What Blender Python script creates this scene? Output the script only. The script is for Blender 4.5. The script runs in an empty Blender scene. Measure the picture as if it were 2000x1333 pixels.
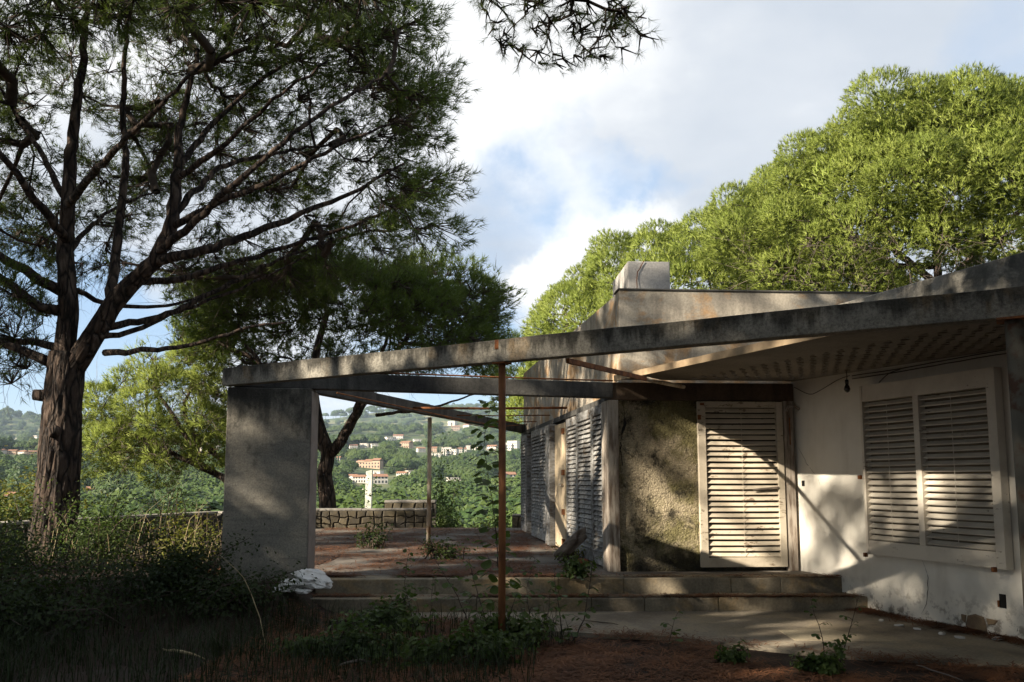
import bpy, math, random
import numpy as np
from mathutils import Vector, noise as mnoise

SC = bpy.context.scene
COL = SC.collection
RAD = math.radians
PI = math.pi
rng = np.random.default_rng(11)
R = random.Random(5)

# ------------------------------------------------------------------ camera
F = 1610.0 / 2000.0
PITCH = RAD(6.28)
CAMZ = 1.5
SHIFT = 0.047
cd = bpy.data.cameras.new('camera')
cam = bpy.data.objects.new('camera', cd)
COL.objects.link(cam)
cam.location = (0, 0, CAMZ)
cam.rotation_euler = (RAD(90) + PITCH, 0, 0)
cd.sensor_width = 36.0
cd.lens = 36.0 * F
cd.shift_y = SHIFT
cd.clip_start = 0.05
cd.clip_end = 12000
SC.camera = cam


def at(px, py, Y):
    """photograph pixel (2000 wide) + forward distance -> world point"""
    u = (px - 1000) / 1610.0
    v = (667 + SHIFT * 2000 - py) / 1610.0
    cy = math.cos(PITCH) - v * math.sin(PITCH)
    cz = math.sin(PITCH) + v * math.cos(PITCH)
    t = Y / cy
    return Vector((u * t, Y, cz * t + CAMZ))


# ------------------------------------------------------------------ light
SUN_TRAVEL = Vector((1.55, 1.0, -.917)).normalized()
sl = bpy.data.lights.new('sun', 'SUN')
sl.energy = 5.0
sl.angle = RAD(0.53)
sl.color = (1.0, 0.88, 0.71)
so = bpy.data.objects.new('sun', sl)
COL.objects.link(so)
so.rotation_euler = SUN_TRAVEL.to_track_quat('-Z', 'Y').to_euler()
so.location = (-40, -18, 25)

W = bpy.data.worlds.new('World')
SC.world = W
W.use_nodes = True


def build_world():
    nt = W.node_tree
    N, L = nt.nodes, nt.links
    N.clear()
    out = N.new('ShaderNodeOutputWorld')
    bg = N.new('ShaderNodeBackground')
    bg.inputs['Strength'].default_value = 0.055
    L.new(bg.outputs[0], out.inputs[0])
    sky = N.new('ShaderNodeTexSky')
    sky.sky_type = 'NISHITA'
    sky.sun_disc = False
    sky.sun_elevation = math.asin(-SUN_TRAVEL.z)
    sky.sun_rotation = math.atan2(-SUN_TRAVEL.x, -SUN_TRAVEL.y)
    sky.air_density = 1.0
    sky.dust_density = 0.6
    sky.ozone_density = 2.0
    tc = N.new('ShaderNodeTexCoord')
    sep = N.new('ShaderNodeSeparateXYZ')
    L.new(tc.outputs['Generated'], sep.inputs[0])

    def m(op, a, b=None, c=None, clamp=False):
        n = N.new('ShaderNodeMath')
        n.operation = op
        n.use_clamp = clamp
        for i, x in enumerate((a, b, c)):
            if x is None:
                continue
            if isinstance(x, (int, float)):
                n.inputs[i].default_value = x
            else:
                L.new(x, n.inputs[i])
        return n.outputs[0]

    def noise(vec, scale, det, rough, dist=0.0):
        n = N.new('ShaderNodeTexNoise')
        n.inputs['Scale'].default_value = scale
        n.inputs['Detail'].default_value = det
        n.inputs['Roughness'].default_value = rough
        n.inputs['Distortion'].default_value = dist
        L.new(vec, n.inputs['Vector'])
        return n.outputs['Fac']

    def ramp(x, stops):
        n = N.new('ShaderNodeValToRGB')
        L.new(x, n.inputs[0])
        e = n.color_ramp.elements
        while len(e) < len(stops):
            e.new(0.5)
        for k, (p, c) in enumerate(stops):
            e[k].position = p
            e[k].color = (c, c, c, 1) if isinstance(c, (int, float)) else (*c, 1)
        return n.outputs[0]

    # the cloud layer: direction projected on a high flat layer
    den = m('ADD', m('MAXIMUM', sep.outputs[2], 0.0), 0.22)
    comb = N.new('ShaderNodeCombineXYZ')
    L.new(m('DIVIDE', sep.outputs[0], den), comb.inputs[0])
    L.new(m('DIVIDE', sep.outputs[1], den), comb.inputs[1])
    comb.inputs[2].default_value = 3.7
    vec = comb.outputs[0]
    big = noise(vec, 0.95, 7, 0.52, 0.35)
    fine = noise(vec, 3.2, 8, 0.6, 0.3)
    base = m('ADD', m('MULTIPLY', m('ADD', m('MULTIPLY', big, 0.66), m('MULTIPLY', fine, 0.34)), 2.1), -.55)

    wn_ = N.new('ShaderNodeTexNoise')
    wn_.inputs['Scale'].default_value = 7.0
    wn_.inputs['Detail'].default_value = 7
    wn_.inputs['Roughness'].default_value = 0.62
    L.new(tc.outputs['Generated'], wn_.inputs['Vector'])
    ws = N.new('ShaderNodeVectorMath')
    ws.operation = 'MULTIPLY_ADD'
    L.new(wn_.outputs['Color'], ws.inputs[0])
    ws.inputs[1].default_value = (.16, .16, .16)
    ws.inputs[2].default_value = (-.08, -.08, -.08)
    wa = N.new('ShaderNodeVectorMath')
    wa.operation = 'ADD'
    L.new(tc.outputs['Generated'], wa.inputs[0])
    L.new(ws.outputs[0], wa.inputs[1])
    warp = N.new('ShaderNodeVectorMath')
    warp.operation = 'NORMALIZE'
    L.new(wa.outputs[0], warp.inputs[0])

    def lobe(px, py, size, amount):
        d = (at(px, py, 1.0) - cam.location).normalized()
        dn = N.new('ShaderNodeVectorMath')
        dn.operation = 'DOT_PRODUCT'
        L.new(warp.outputs[0], dn.inputs[0])
        dn.inputs[1].default_value = d
        mr = N.new('ShaderNodeMapRange')
        mr.interpolation_type = 'SMOOTHSTEP'
        mr.inputs['From Min'].default_value = math.cos(size)
        mr.inputs['From Max'].default_value = 1.0
        mr.inputs['To Min'].default_value = 0
        mr.inputs['To Max'].default_value = amount
        L.new(dn.outputs['Value'], mr.inputs['Value'])
        return mr.outputs[0]

    tot = m('ADD', base, 0.06)
    for l in SKY_COVER:
        tot = m('ADD', tot, lobe(*l))
    cover = ramp(tot, [(0.26, 0.0), (0.52, 0.55), (0.84, 1.0)])
    hz_ = N.new('ShaderNodeMapRange')
    hz_.inputs['From Min'].default_value = -.03
    hz_.inputs['From Max'].default_value = .04
    L.new(sep.outputs[2], hz_.inputs['Value'])
    cover = m('MULTIPLY', cover, hz_.outputs[0])
    sh = m('ADD', noise(vec, 1.3, 6, 0.55, 0.2), 0.0)
    for l in SKY_TONE:
        sh = m('ADD', sh, lobe(*l))
    tone = ramp(sh, [(0.28, (4.1, 4.55, 5.2)), (0.48, (5.2, 5.5, 5.95)), (0.66, (7.4, 7.45, 7.5))])
    mix = N.new('ShaderNodeMix')
    mix.data_type = 'RGBA'
    L.new(cover, mix.inputs[0])
    # clear sky, lifted a little by thin high haze
    bl = N.new('ShaderNodeMix')
    bl.data_type = 'RGBA'
    bl.inputs[0].default_value = 0.5
    L.new(sky.outputs[0], bl.inputs[6])
    bl.inputs[7].default_value = (3.9, 5.6, 8.0, 1)
    L.new(bl.outputs[2], mix.inputs[6])
    L.new(tone, mix.inputs[7])
    L.new(mix.outputs[2], bg.inputs[0])


# cloud banks and gaps: (photo x, y, angular radius, amount)
SKY_COVER = [(1245, 385, 0.085, -0.52), (985, 430, .11, -.24), (1060, 350, .08, -.18), (1160, 345, 0.10, -0.42), (1330, 350, 0.05, -0.30), (940, 470, 0.09, -.05), (1010, 420, .06, -.2),
             (560, 190, 0.10, -0.40), (300, 300, .38, .38), (600, 420, .2, .3), (160, 640, 0.18, -0.35), (20, 740, 0.22, -0.5), (960, 800, 0.12, -.4),
             (1170, 500, 0.10, 0.50), (1290, 480, .08, .45), (1070, 570, .07, .4), (1600, 100, 0.5, 0.40), (950, 120, 0.34, 0.35), (1995, 120, 0.10, -0.34)]
SKY_TONE = [(1180, 510, 0.13, 0.45), (1080, 560, .08, .3), (1000, 370, 0.09, 0.22), (940, 500, 0.12, -0.22),
            (1700, 110, 0.36, -0.25), (950, 130, 0.26, 0.10), (1380, 300, 0.2, 0.16)]
build_world()

SC.view_settings.view_transform = 'Standard'
SC.view_settings.look = 'None'
SC.view_settings.exposure = 1.42
SC.view_settings.gamma = 1.0
SC.view_settings.use_curve_mapping = False
SC.cycles.max_bounces = 7
SC.cycles.diffuse_bounces = 3
SC.cycles.glossy_bounces = 2
SC.cycles.transmission_bounces = 4
SC.cycles.volume_bounces = 1
SC.cycles.caustics_reflective = False
SC.cycles.caustics_refractive = False


# ------------------------------------------------------------------ materials
class NT:
    def __init__(self, name):
        self.m = bpy.data.materials.new(name)
        self.m.use_nodes = True
        self.nt = self.m.node_tree
        self.N, self.L = self.nt.nodes, self.nt.links
        self.b = self.N['Principled BSDF']
        self.b.inputs['Roughness'].default_value = 0.85
        self.b.inputs['Specular IOR Level'].default_value = 0.25
        g = self.N.new('ShaderNodeNewGeometry')
        self.pos = g.outputs['Position']
        self.geo = g

    def vec(self, sx=1, sy=1, sz=1, rot=(0, 0, 0)):
        n = self.N.new('ShaderNodeMapping')
        n.inputs['Scale'].default_value = (sx, sy, sz)
        n.inputs['Rotation'].default_value = rot
        self.L.new(self.pos, n.inputs[0])
        return n.outputs[0]

    def noise(self, scale, det=6, rough=0.55, vec=None, dist=0.0):
        n = self.N.new('ShaderNodeTexNoise')
        n.inputs['Scale'].default_value = scale
        n.inputs['Detail'].default_value = det
        n.inputs['Roughness'].default_value = rough
        n.inputs['Distortion'].default_value = dist
        self.L.new(vec if vec is not None else self.pos, n.inputs['Vector'])
        return n.outputs['Fac']

    def ramp(self, x, stops):
        n = self.N.new('ShaderNodeValToRGB')
        self.L.new(x, n.inputs[0])
        e = n.color_ramp.elements
        while len(e) < len(stops):
            e.new(0.5)
        for k, (p, c) in enumerate(stops):
            e[k].position = p
            e[k].color = (c, c, c, 1) if isinstance(c, (int, float)) else (*c, 1)
        return n.outputs[0]

    def _in(self, sock, x):
        if isinstance(x, (int, float)):
            sock.default_value = x
        elif isinstance(x, tuple):
            sock.default_value = (*x, 1)
        else:
            self.L.new(x, sock)

    def mix(self, f, a, b, mode='MIX'):
        n = self.N.new('ShaderNodeMix')
        n.data_type = 'RGBA'
        n.blend_type = mode
        self._in(n.inputs[0], f)
        self._in(n.inputs[6], a)
        self._in(n.inputs[7], b)
        return n.outputs[2]

    def math(self, op, a, b=0.0, clamp=False):
        n = self.N.new('ShaderNodeMath')
        n.operation = op
        n.use_clamp = clamp
        self._in(n.inputs[0], a)
        self._in(n.inputs[1], b)
        return n.outputs[0]

    def z(self):
        s = self.N.new('ShaderNodeSeparateXYZ')
        self.L.new(self.pos, s.inputs[0])
        return s.outputs[2]

    def maprange(self, x, a, b, c=0.0, d=1.0):
        n = self.N.new('ShaderNodeMapRange')
        self.L.new(x, n.inputs[0])
        for i, v in enumerate((a, b, c, d)):
            n.inputs[1 + i].default_value = v
        return n.outputs[0]

    def color(self, c):
        self._in(self.b.inputs['Base Color'], c)

    def bump(self, h, strength=0.5, dist=0.02):
        n = self.N.new('ShaderNodeBump')
        n.inputs['Strength'].default_value = strength
        n.inputs['Distance'].default_value = dist
        self.L.new(h, n.inputs['Height'])
        self.L.new(n.outputs[0], self.b.inputs['Normal'])


def concrete(name, base, dark, amt=0.5, streak=0.5, accent=None, acc_amt=0.5, bump=0.4, bdist=0.02, bscale=45, seed=0.0):
    t = NT(name)
    big = t.noise(1.1, 7, 0.62, t.vec(1, 1, 1, (0, 0, seed)))
    c = t.mix(t.ramp(big, [(0.40, 0.0), (0.64, amt)]), base, dark)
    st = t.noise(4.5, 5, 0.6, t.vec(1, 1, 0.16))
    c = t.mix(t.ramp(st, [(0.48, 0.0), (0.66, streak)]), c, dark)
    if accent:
        ac = t.noise(1.7, 6, 0.65, t.vec(1.0, 1.0, 1.3, (0.3, 0.2, seed + 1)), 0.4)
        c = t.mix(t.ramp(ac, [(0.50, 0.0), (0.60, acc_amt)]), c, accent)
    sp = t.noise(38, 4, 0.7)
    c = t.mix(1.0, c, t.ramp(sp, [(0.3, 0.72), (0.62, 1.08)]), 'MULTIPLY')
    t.color(c)
    h = t.math('ADD', t.math('MULTIPLY', t.noise(bscale, 5, 0.7), 0.6), t.math('MULTIPLY', t.noise(6, 4, 0.6), 0.6))
    t.bump(h, bump, bdist)
    return t.m


M = {}
M['beam'] = concrete('beam concrete', (.31, .29, .25), (.05, .05, .045), 0.85, 0.9, (.40, .37, .31), 0.5, 0.5, 0.02, 40, 0.3)


def beam_mat():
    t = NT('weathered beam concrete')
    c = t.mix(t.ramp(t.noise(2.2, 7, 0.65), [(0.42, 0.0), (0.62, .75)]), (.31, .29, .245), (.12, .115, .10))
    st = t.noise(7, 6, 0.65, t.vec(1, 1, 0.10))
    zz = t.maprange(t.z(), 2.58, 2.77, -.16, .16)
    run = t.ramp(t.math('ADD', st, zz), [(0.44, 0.0), (0.60, 1.0)])
    c = t.mix(t.math('MULTIPLY', run, .88), c, (.045, .042, .035))
    och = t.ramp(t.noise(2.6, 6, .65, t.vec(1, 1, .6, (0, 0, 1))), [(.56, 0.0), (.66, .6)])
    c = t.mix(och, c, (.20, .14, .075))
    c = t.mix(1.0, c, t.ramp(t.noise(45, 4, 0.75), [(0.32, 0.45), (0.58, 1.08)]), 'MULTIPLY')
    t.color(c)
    t.bump(t.math('ADD', t.math('MULTIPLY', t.noise(40, 5, 0.7), .7), t.noise(7, 5, 0.65)), .6, .02)
    return t.m


M['frontbeam'] = beam_mat()
M['beam_dark'] = concrete('dark beam concrete', (.12, .115, .105), (.03, .03, .03), 0.85, 0.8, None, 0, 0.5, 0.02, 40, 1.3)  # darker grey version of the beam concrete


def pier_mat():
    t = NT('grey rendered pier')
    c = t.mix(t.ramp(t.noise(2.0, 7, 0.62), [(0.38, 0.0), (0.64, .8)]), (.30, .275, .225), (.19, .185, .165))
    # black weathering below the beam, in runs and blotches
    up = t.maprange(t.z(), 1.3, 2.55, -.12, .16)
    bl = t.math('ADD', t.noise(3.2, 8, .7, t.vec(1, 1, .55, (0, 0, .7))), up)
    c = t.mix(t.ramp(bl, [(0.54, 0.0), (0.70, .85)]), c, (.035, .035, .032))
    ru = t.math('ADD', t.noise(6.5, 5, .6, t.vec(1, 1, .07)), up)
    c = t.mix(t.ramp(ru, [(0.58, 0.0), (0.74, .7)]), c, (.05, .05, .045))
    hz = t.noise(5.0, 5, .6, t.vec(.25, .25, 2.2))
    c = t.mix(t.ramp(hz, [(0.52, 0.0), (0.70, .45)]), c, (.10, .10, .09))
    c = t.mix(1.0, c, t.ramp(t.noise(60, 4, 0.75), [(0.30, 0.6), (0.60, 1.1)]), 'MULTIPLY')
    t.color(c)
    t.bump(t.math('ADD', t.math('MULTIPLY', t.noise(55, 5, 0.7), .6), t.noise(8, 5, 0.6)), .7, .018)
    return t.m


M['pier'] = pier_mat()
M['tall'] = concrete('old render', (.48, .43, .35), (.15, .135, .115), 0.5, 0.55, (.44, .25, .10), 0.68, 0.5, 0.015, 50, 0.9)


def moss_mat():
    t = NT('mossy roughcast')
    c = t.mix(t.ramp(t.noise(3.0, 6, 0.6), [(0.40, 0.0), (0.66, .8)]), (.52, .44, .30), (.33, .275, .19))
    mo = t.noise(1.35, 9, 0.72, t.vec(1, 1, .9, (.2, .5, 4)), .3)
    c = t.mix(t.ramp(mo, [(0.455, 0.0), (0.56, .8)]), c, (.15, .138, .045))
    bl = t.noise(2.0, 10, 0.78, t.vec(1, 1, 1.1, (.7, .1, 2)), .4)
    c = t.mix(t.ramp(bl, [(0.50, 0.0), (0.59, .92)]), c, (.03, .027, .019))
    # blotchy near-black, thickening towards the foot of the wall
    ft = t.math('ADD', t.maprange(t.z(), 1.05, .35, -.3, .45), t.noise(5, 7, .7))
    c = t.mix(t.ramp(ft, [(.62, 0.0), (.85, .85)]), c, (.03, .027, .02))
    c = t.mix(1.0, c, t.ramp(t.noise(55, 4, 0.75), [(0.30, 0.45), (0.60, 1.15)]), 'MULTIPLY')
    t.color(c)
    v = t.N.new('ShaderNodeTexVoronoi')
    v.inputs['Scale'].default_value = 38
    t.L.new(t.pos, v.inputs['Vector'])
    h = t.math('ADD', t.math('MULTIPLY', v.outputs['Distance'], .5), t.math('ADD', t.noise(60, 4, .7), t.math('MULTIPLY', t.noise(9, 5, .6), .8)))
    t.bump(h, 1.0, .035)
    return t.m


M['moss'] = moss_mat()
M['floor'] = concrete('terrace concrete', (.20, .18, .155), (.085, .075, .063), 0.7, 0.0, (.10, .08, .065), 0.6, 0.4, 0.01, 30, 0.2)
M['step'] = concrete('step concrete', (.33, .28, .20), (.085, .075, .06), 0.75, 0.5, (.36, .25, .12), 0.5, 0.4, 0.012, 40, 3.1)
M['soffit'] = concrete('soffit board', (.20, .175, .145), (.11, .092, .072), 0.7, 0.0, None, 0, 0.15, 0.006, 20, 0.1)
M['chim'] = concrete('chimney render', (.52, .50, .47), (.24, .23, .22), 0.5, 0.35, None, 0, 0.3, 0.01, 50, 5.0)


def plain(name, c1, c2, scale=6.0, lo=0.4, hi=0.65, rough=0.8, bump=0.0, bs=40, spec=0.25, metallic=0.0, vec=None, vary=0.0, chips=None):
    t = NT(name)
    v = t.vec(*vec) if vec else None
    c = t.mix(t.ramp(t.noise(scale, 6, 0.62, v), [(lo, 0.0), (hi, 1.0)]), c1, c2)
    if chips:
        cn = t.math('ADD', t.math('MULTIPLY', t.noise(26, 6, .75, t.vec(.35, .35, 1)), .6), t.math('MULTIPLY', t.noise(3.1, 4, .6), .4))
        c = t.mix(t.ramp(cn, [(chips, 0.0), (chips + .025, .9)]), c, (.17, .125, .085))
    if vary:
        oi = t.N.new('ShaderNodeObjectInfo')
        c = t.mix(1.0, c, t.ramp(oi.outputs['Random'], [(0.0, 1 - vary), (0.8, 1.0), (1.0, 1 + vary * .3)]), 'MULTIPLY')
    t.color(c)
    t.b.inputs['Roughness'].default_value = rough
    t.b.inputs['Specular IOR Level'].default_value = spec
    t.b.inputs['Metallic'].default_value = metallic
    if bump:
        t.bump(t.noise(bs, 5, 0.65, v), bump, 0.01)
    return t.m


def white_wall():
    t = NT('white painted render')
    c = t.mix(t.ramp(t.noise(1.6, 6, 0.6), [(0.42, 0.0), (0.7, 0.7)]), (.70, .67, .60), (.58, .55, .48))
    st = t.noise(3.0, 5, 0.6, t.vec(1, 1, 0.2))
    c = t.mix(t.ramp(st, [(0.52, 0.0), (0.72, 0.35)]), c, (.36, .32, .26))
    # splash dirt and flaking near the ground
    low = t.maprange(t.z(), 0.42, 0.0)
    fl = t.math('MULTIPLY', t.ramp(t.noise(9, 8, 0.7), [(0.50, 0.0), (0.60, 1.0)]), low)
    c = t.mix(fl, c, (.12, .10, .08))
    t.color(c)
    t.b.inputs['Roughness'].default_value = 0.75
    t.bump(t.math('ADD', t.noise(30, 5, 0.7), t.noise(5, 4, 0.6)), 0.22, 0.015)
    return t.m


M['white'] = white_wall()
M['cream'] = plain('cream shutter paint', (.58, .51, .40), (.45, .385, .29), 5, 0.45, 0.75, 0.6, 0.12, 60, vary=.16, chips=.565)
M['whiteframe'] = plain('white shutter paint', (.60, .55, .465), (.48, .43, .36), 3, 0.45, 0.75, 0.55, 0.08, 60, vary=.10, chips=.60)
M['beige'] = plain('beige backing board', (.17, .145, .10), (.12, .10, .07), 4, 0.4, 0.7, 0.8)
M['black'] = plain('painted dark interior', (.012, .011, .01), (.006, .006, .006), 4)  # near-black standing in for unlit depth in openings and gaps
M['greywood'] = plain('weathered grey shutter', (.40, .40, .39), (.17, .16, .145), 9, 0.38, 0.66, 0.8, 0.4, 60, vec=(1, 1, 2.5), vary=.25, chips=.55)
M['yellowdoor'] = plain('faded yellow door paint', (.52, .42, .28), (.42, .34, .24), 3, 0.4, 0.7, 0.7, 0.15, 40)
M['post'] = plain('bare weathered post wood', (.42, .37, .31), (.16, .12, .09), 6, 0.42, 0.62, 0.8, 0.4, 50, vec=(3, 3, 0.4))
M['rust'] = plain('rusted steel', (.26, .10, .035), (.10, .04, .02), 9, 0.38, 0.62, 0.85, 0.5, 70)
M['rustlight'] = plain('rust with paint remains', (.30, .125, .048), (.12, .05, .024), 7, 0.4, 0.66, 0.8, 0.5, 70, vec=(1, 1, 0.4))
M['polewhite'] = plain('chalky painted pole', (.46, .40, .31), (.25, .16, .09), 8, 0.45, 0.66, 0.7, 0.3, 60, vec=(1, 1, 0.5))
M['cable'] = plain('old cable', (.10, .09, .08), (.06, .05, .045), 8)
M['lampblack'] = plain('blackened bulb', (.012, .010, .009), (.02, .016, .012), 8, rough=0.25, spec=0.5)
M['crack'] = plain('open crack', (.012, .011, .009), (.02, .018, .015), 8)
M['stone'] = plain('yellow grey field stone', (.135, .112, .072), (.07, .063, .052), 2.6, 0.40, 0.62, 0.9, 0.7, 16, vary=.45)
M['mortar'] = plain('recessed mortar', (.09, .08, .065), (.05, .045, .04), 12, bump=0.5, bs=40)
M['coping'] = plain('coping cement', (.30, .28, .25), (.15, .14, .12), 5, bump=0.4, bs=40)
M['rubble'] = plain('white plaster rubble', (.68, .67, .65), (.36, .34, .30), 9, 0.45, 0.7, 0.9, 0.9, 26)
M['log'] = plain('grey dry log', (.20, .165, .135), (.10, .08, .065), 7, bump=0.5, bs=30)
M['dry'] = plain('dry stalk', (.36, .29, .17), (.24, .18, .10), 8)


def bark():
    t = NT('pine bark')
    v = t.vec(1, 1, 0.26)
    dn = t.N.new('ShaderNodeMix')
    dn.data_type = 'VECTOR'
    dn.inputs[0].default_value = 0.12
    t.L.new(v, dn.inputs[4])
    nn = t.N.new('ShaderNodeTexNoise')
    nn.inputs['Scale'].default_value = 6
    nn.inputs['Detail'].default_value = 5
    t.L.new(v, nn.inputs['Vector'])
    t.L.new(nn.outputs['Color'], dn.inputs[5])
    vo = t.N.new('ShaderNodeTexVoronoi')
    vo.feature = 'DISTANCE_TO_EDGE'
    vo.inputs['Scale'].default_value = 9.0
    t.L.new(dn.outputs[1], vo.inputs['Vector'])
    e = vo.outputs['Distance']
    n = t.noise(9, 7, 0.68, v)
    c = t.ramp(n, [(0.34, (.030, .021, .017)), (0.50, (.070, .048, .036)), (0.66, (.15, .112, .086))])
    c = t.mix(t.ramp(e, [(0.0, 1.0), (0.16, 0.0)]), c, (.010, .008, .007))
    t.color(c)
    h = t.math('ADD', t.ramp(e, [(0.0, 0.0), (0.22, 1.0)]), t.math('MULTIPLY', t.noise(45, 5, 0.7, v), .45))
    t.bump(h, 1.0, .035)
    return t.m


M['bark'] = bark()
M['twig'] = plain('pine branch bark', (.075, .055, .042), (.035, .027, .022), 5, bump=0.4, bs=40)
M['deadtwig'] = plain('bare dead twig', (.22, .18, .15), (.11, .085, .07), 5)


def foliage(name, c1, c2, trans=0.3, tcol=None, scale=1.1, rough=0.5):
    t = NT(name)
    c = t.mix(t.ramp(t.noise(scale, 3, 0.6), [(0.36, 0.0), (0.64, 1.0)]), c1, c2)
    w = t.noise(14.0, 2, 0.5)
    c = t.mix(1.0, c, t.ramp(w, [(0.3, 0.65), (0.7, 1.25)]), 'MULTIPLY')
    t.color(c)
    t.b.inputs['Roughness'].default_value = rough
    t.b.inputs['Specular IOR Level'].default_value = 0.16
    tr = t.N.new('ShaderNodeBsdfTranslucent')
    if tcol:
        tr.inputs[0].default_value = (*tcol, 1)
    else:
        t.L.new(c, tr.inputs[0])
    ms = t.N.new('ShaderNodeMixShader')
    ms.inputs[0].default_value = trans
    t.L.new(t.b.outputs[0], ms.inputs[1])
    t.L.new(tr.outputs[0], ms.inputs[2])
    t.L.new(ms.outputs[0], t.N['Material Output'].inputs[0])
    return t.m


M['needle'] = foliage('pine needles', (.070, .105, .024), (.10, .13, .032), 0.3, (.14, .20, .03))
M['needle_sunlit'] = foliage('sunlit pine needles', (.215, .270, .058), (.275, .320, .072), 0.33, (.33, .42, .08))  # needle colour lightened for the pines standing in full sun
M['needle_far'] = foliage('far pine foliage', (.038, .070, .018), (.075, .108, .026), 0.12, None, 0.06)
M['cypress'] = foliage('cypress foliage', (.025, .05, .022), (.035, .065, .025), 0.1, None, 0.3)
M['autumn'] = foliage('autumn foliage', (.20, .14, .05), (.16, .13, .05), 0.2, None, 0.5)
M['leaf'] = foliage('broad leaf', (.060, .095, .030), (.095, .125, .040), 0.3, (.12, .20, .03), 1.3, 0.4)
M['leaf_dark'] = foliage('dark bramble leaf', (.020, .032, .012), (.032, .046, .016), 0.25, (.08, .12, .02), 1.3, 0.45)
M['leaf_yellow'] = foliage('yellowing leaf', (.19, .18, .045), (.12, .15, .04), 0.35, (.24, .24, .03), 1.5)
M['grassm'] = foliage('grass blade', (.020, .032, .010), (.030, .040, .016), 0.2, None, 1.0)
M['litterm'] = plain('fallen needles', (.19, .080, .036), (.095, .044, .024), 3, 0.4, 0.65, 0.8)


def ground_mat():
    t = NT('needle covered soil')
    c = t.ramp(t.noise(2.2, 7, 0.65), [(0.36, (.022, .013, .009)), (0.52, (.038, .022, .015)), (0.66, (.042, .034, .026))])
    sp = t.noise(60, 3, 0.7, t.vec(1, 1, 1))
    c = t.mix(1.0, c, t.ramp(sp, [(0.3, 0.55), (0.7, 1.4)]), 'MULTIPLY')
    # beyond the garden: scrub and meadow
    s = t.N.new('ShaderNodeSeparateXYZ')
    t.L.new(t.pos, s.inputs[0])
    far = t.maprange(s.outputs[1], 21.0, 26.0)
    g = t.ramp(t.noise(0.02, 8, 0.6), [(0.38, (.045, .070, .028)), (0.52, (.070, .090, .032)), (0.62, (.17, .16, .075))])
    c = t.mix(far, c, g)
    t.color(c)
    t.bump(t.noise(35, 5, 0.7), 0.6, 0.03)
    return t.m


M['ground'] = ground_mat()
M['farwall'] = plain('pale far render', (.66, .62, .55), (.55, .50, .43), 0.3)
M['farwallpink'] = plain('ochre far render', (.46, .33, .23), (.40, .29, .21), 0.3)
M['farroof'] = plain('clay roof tiles', (.29, .15, .09), (.22, .125, .08), 0.8)
M['farpane'] = plain('dark far window', (.05, .055, .06), (.03, .03, .035), 1.0, rough=0.2)


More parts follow.
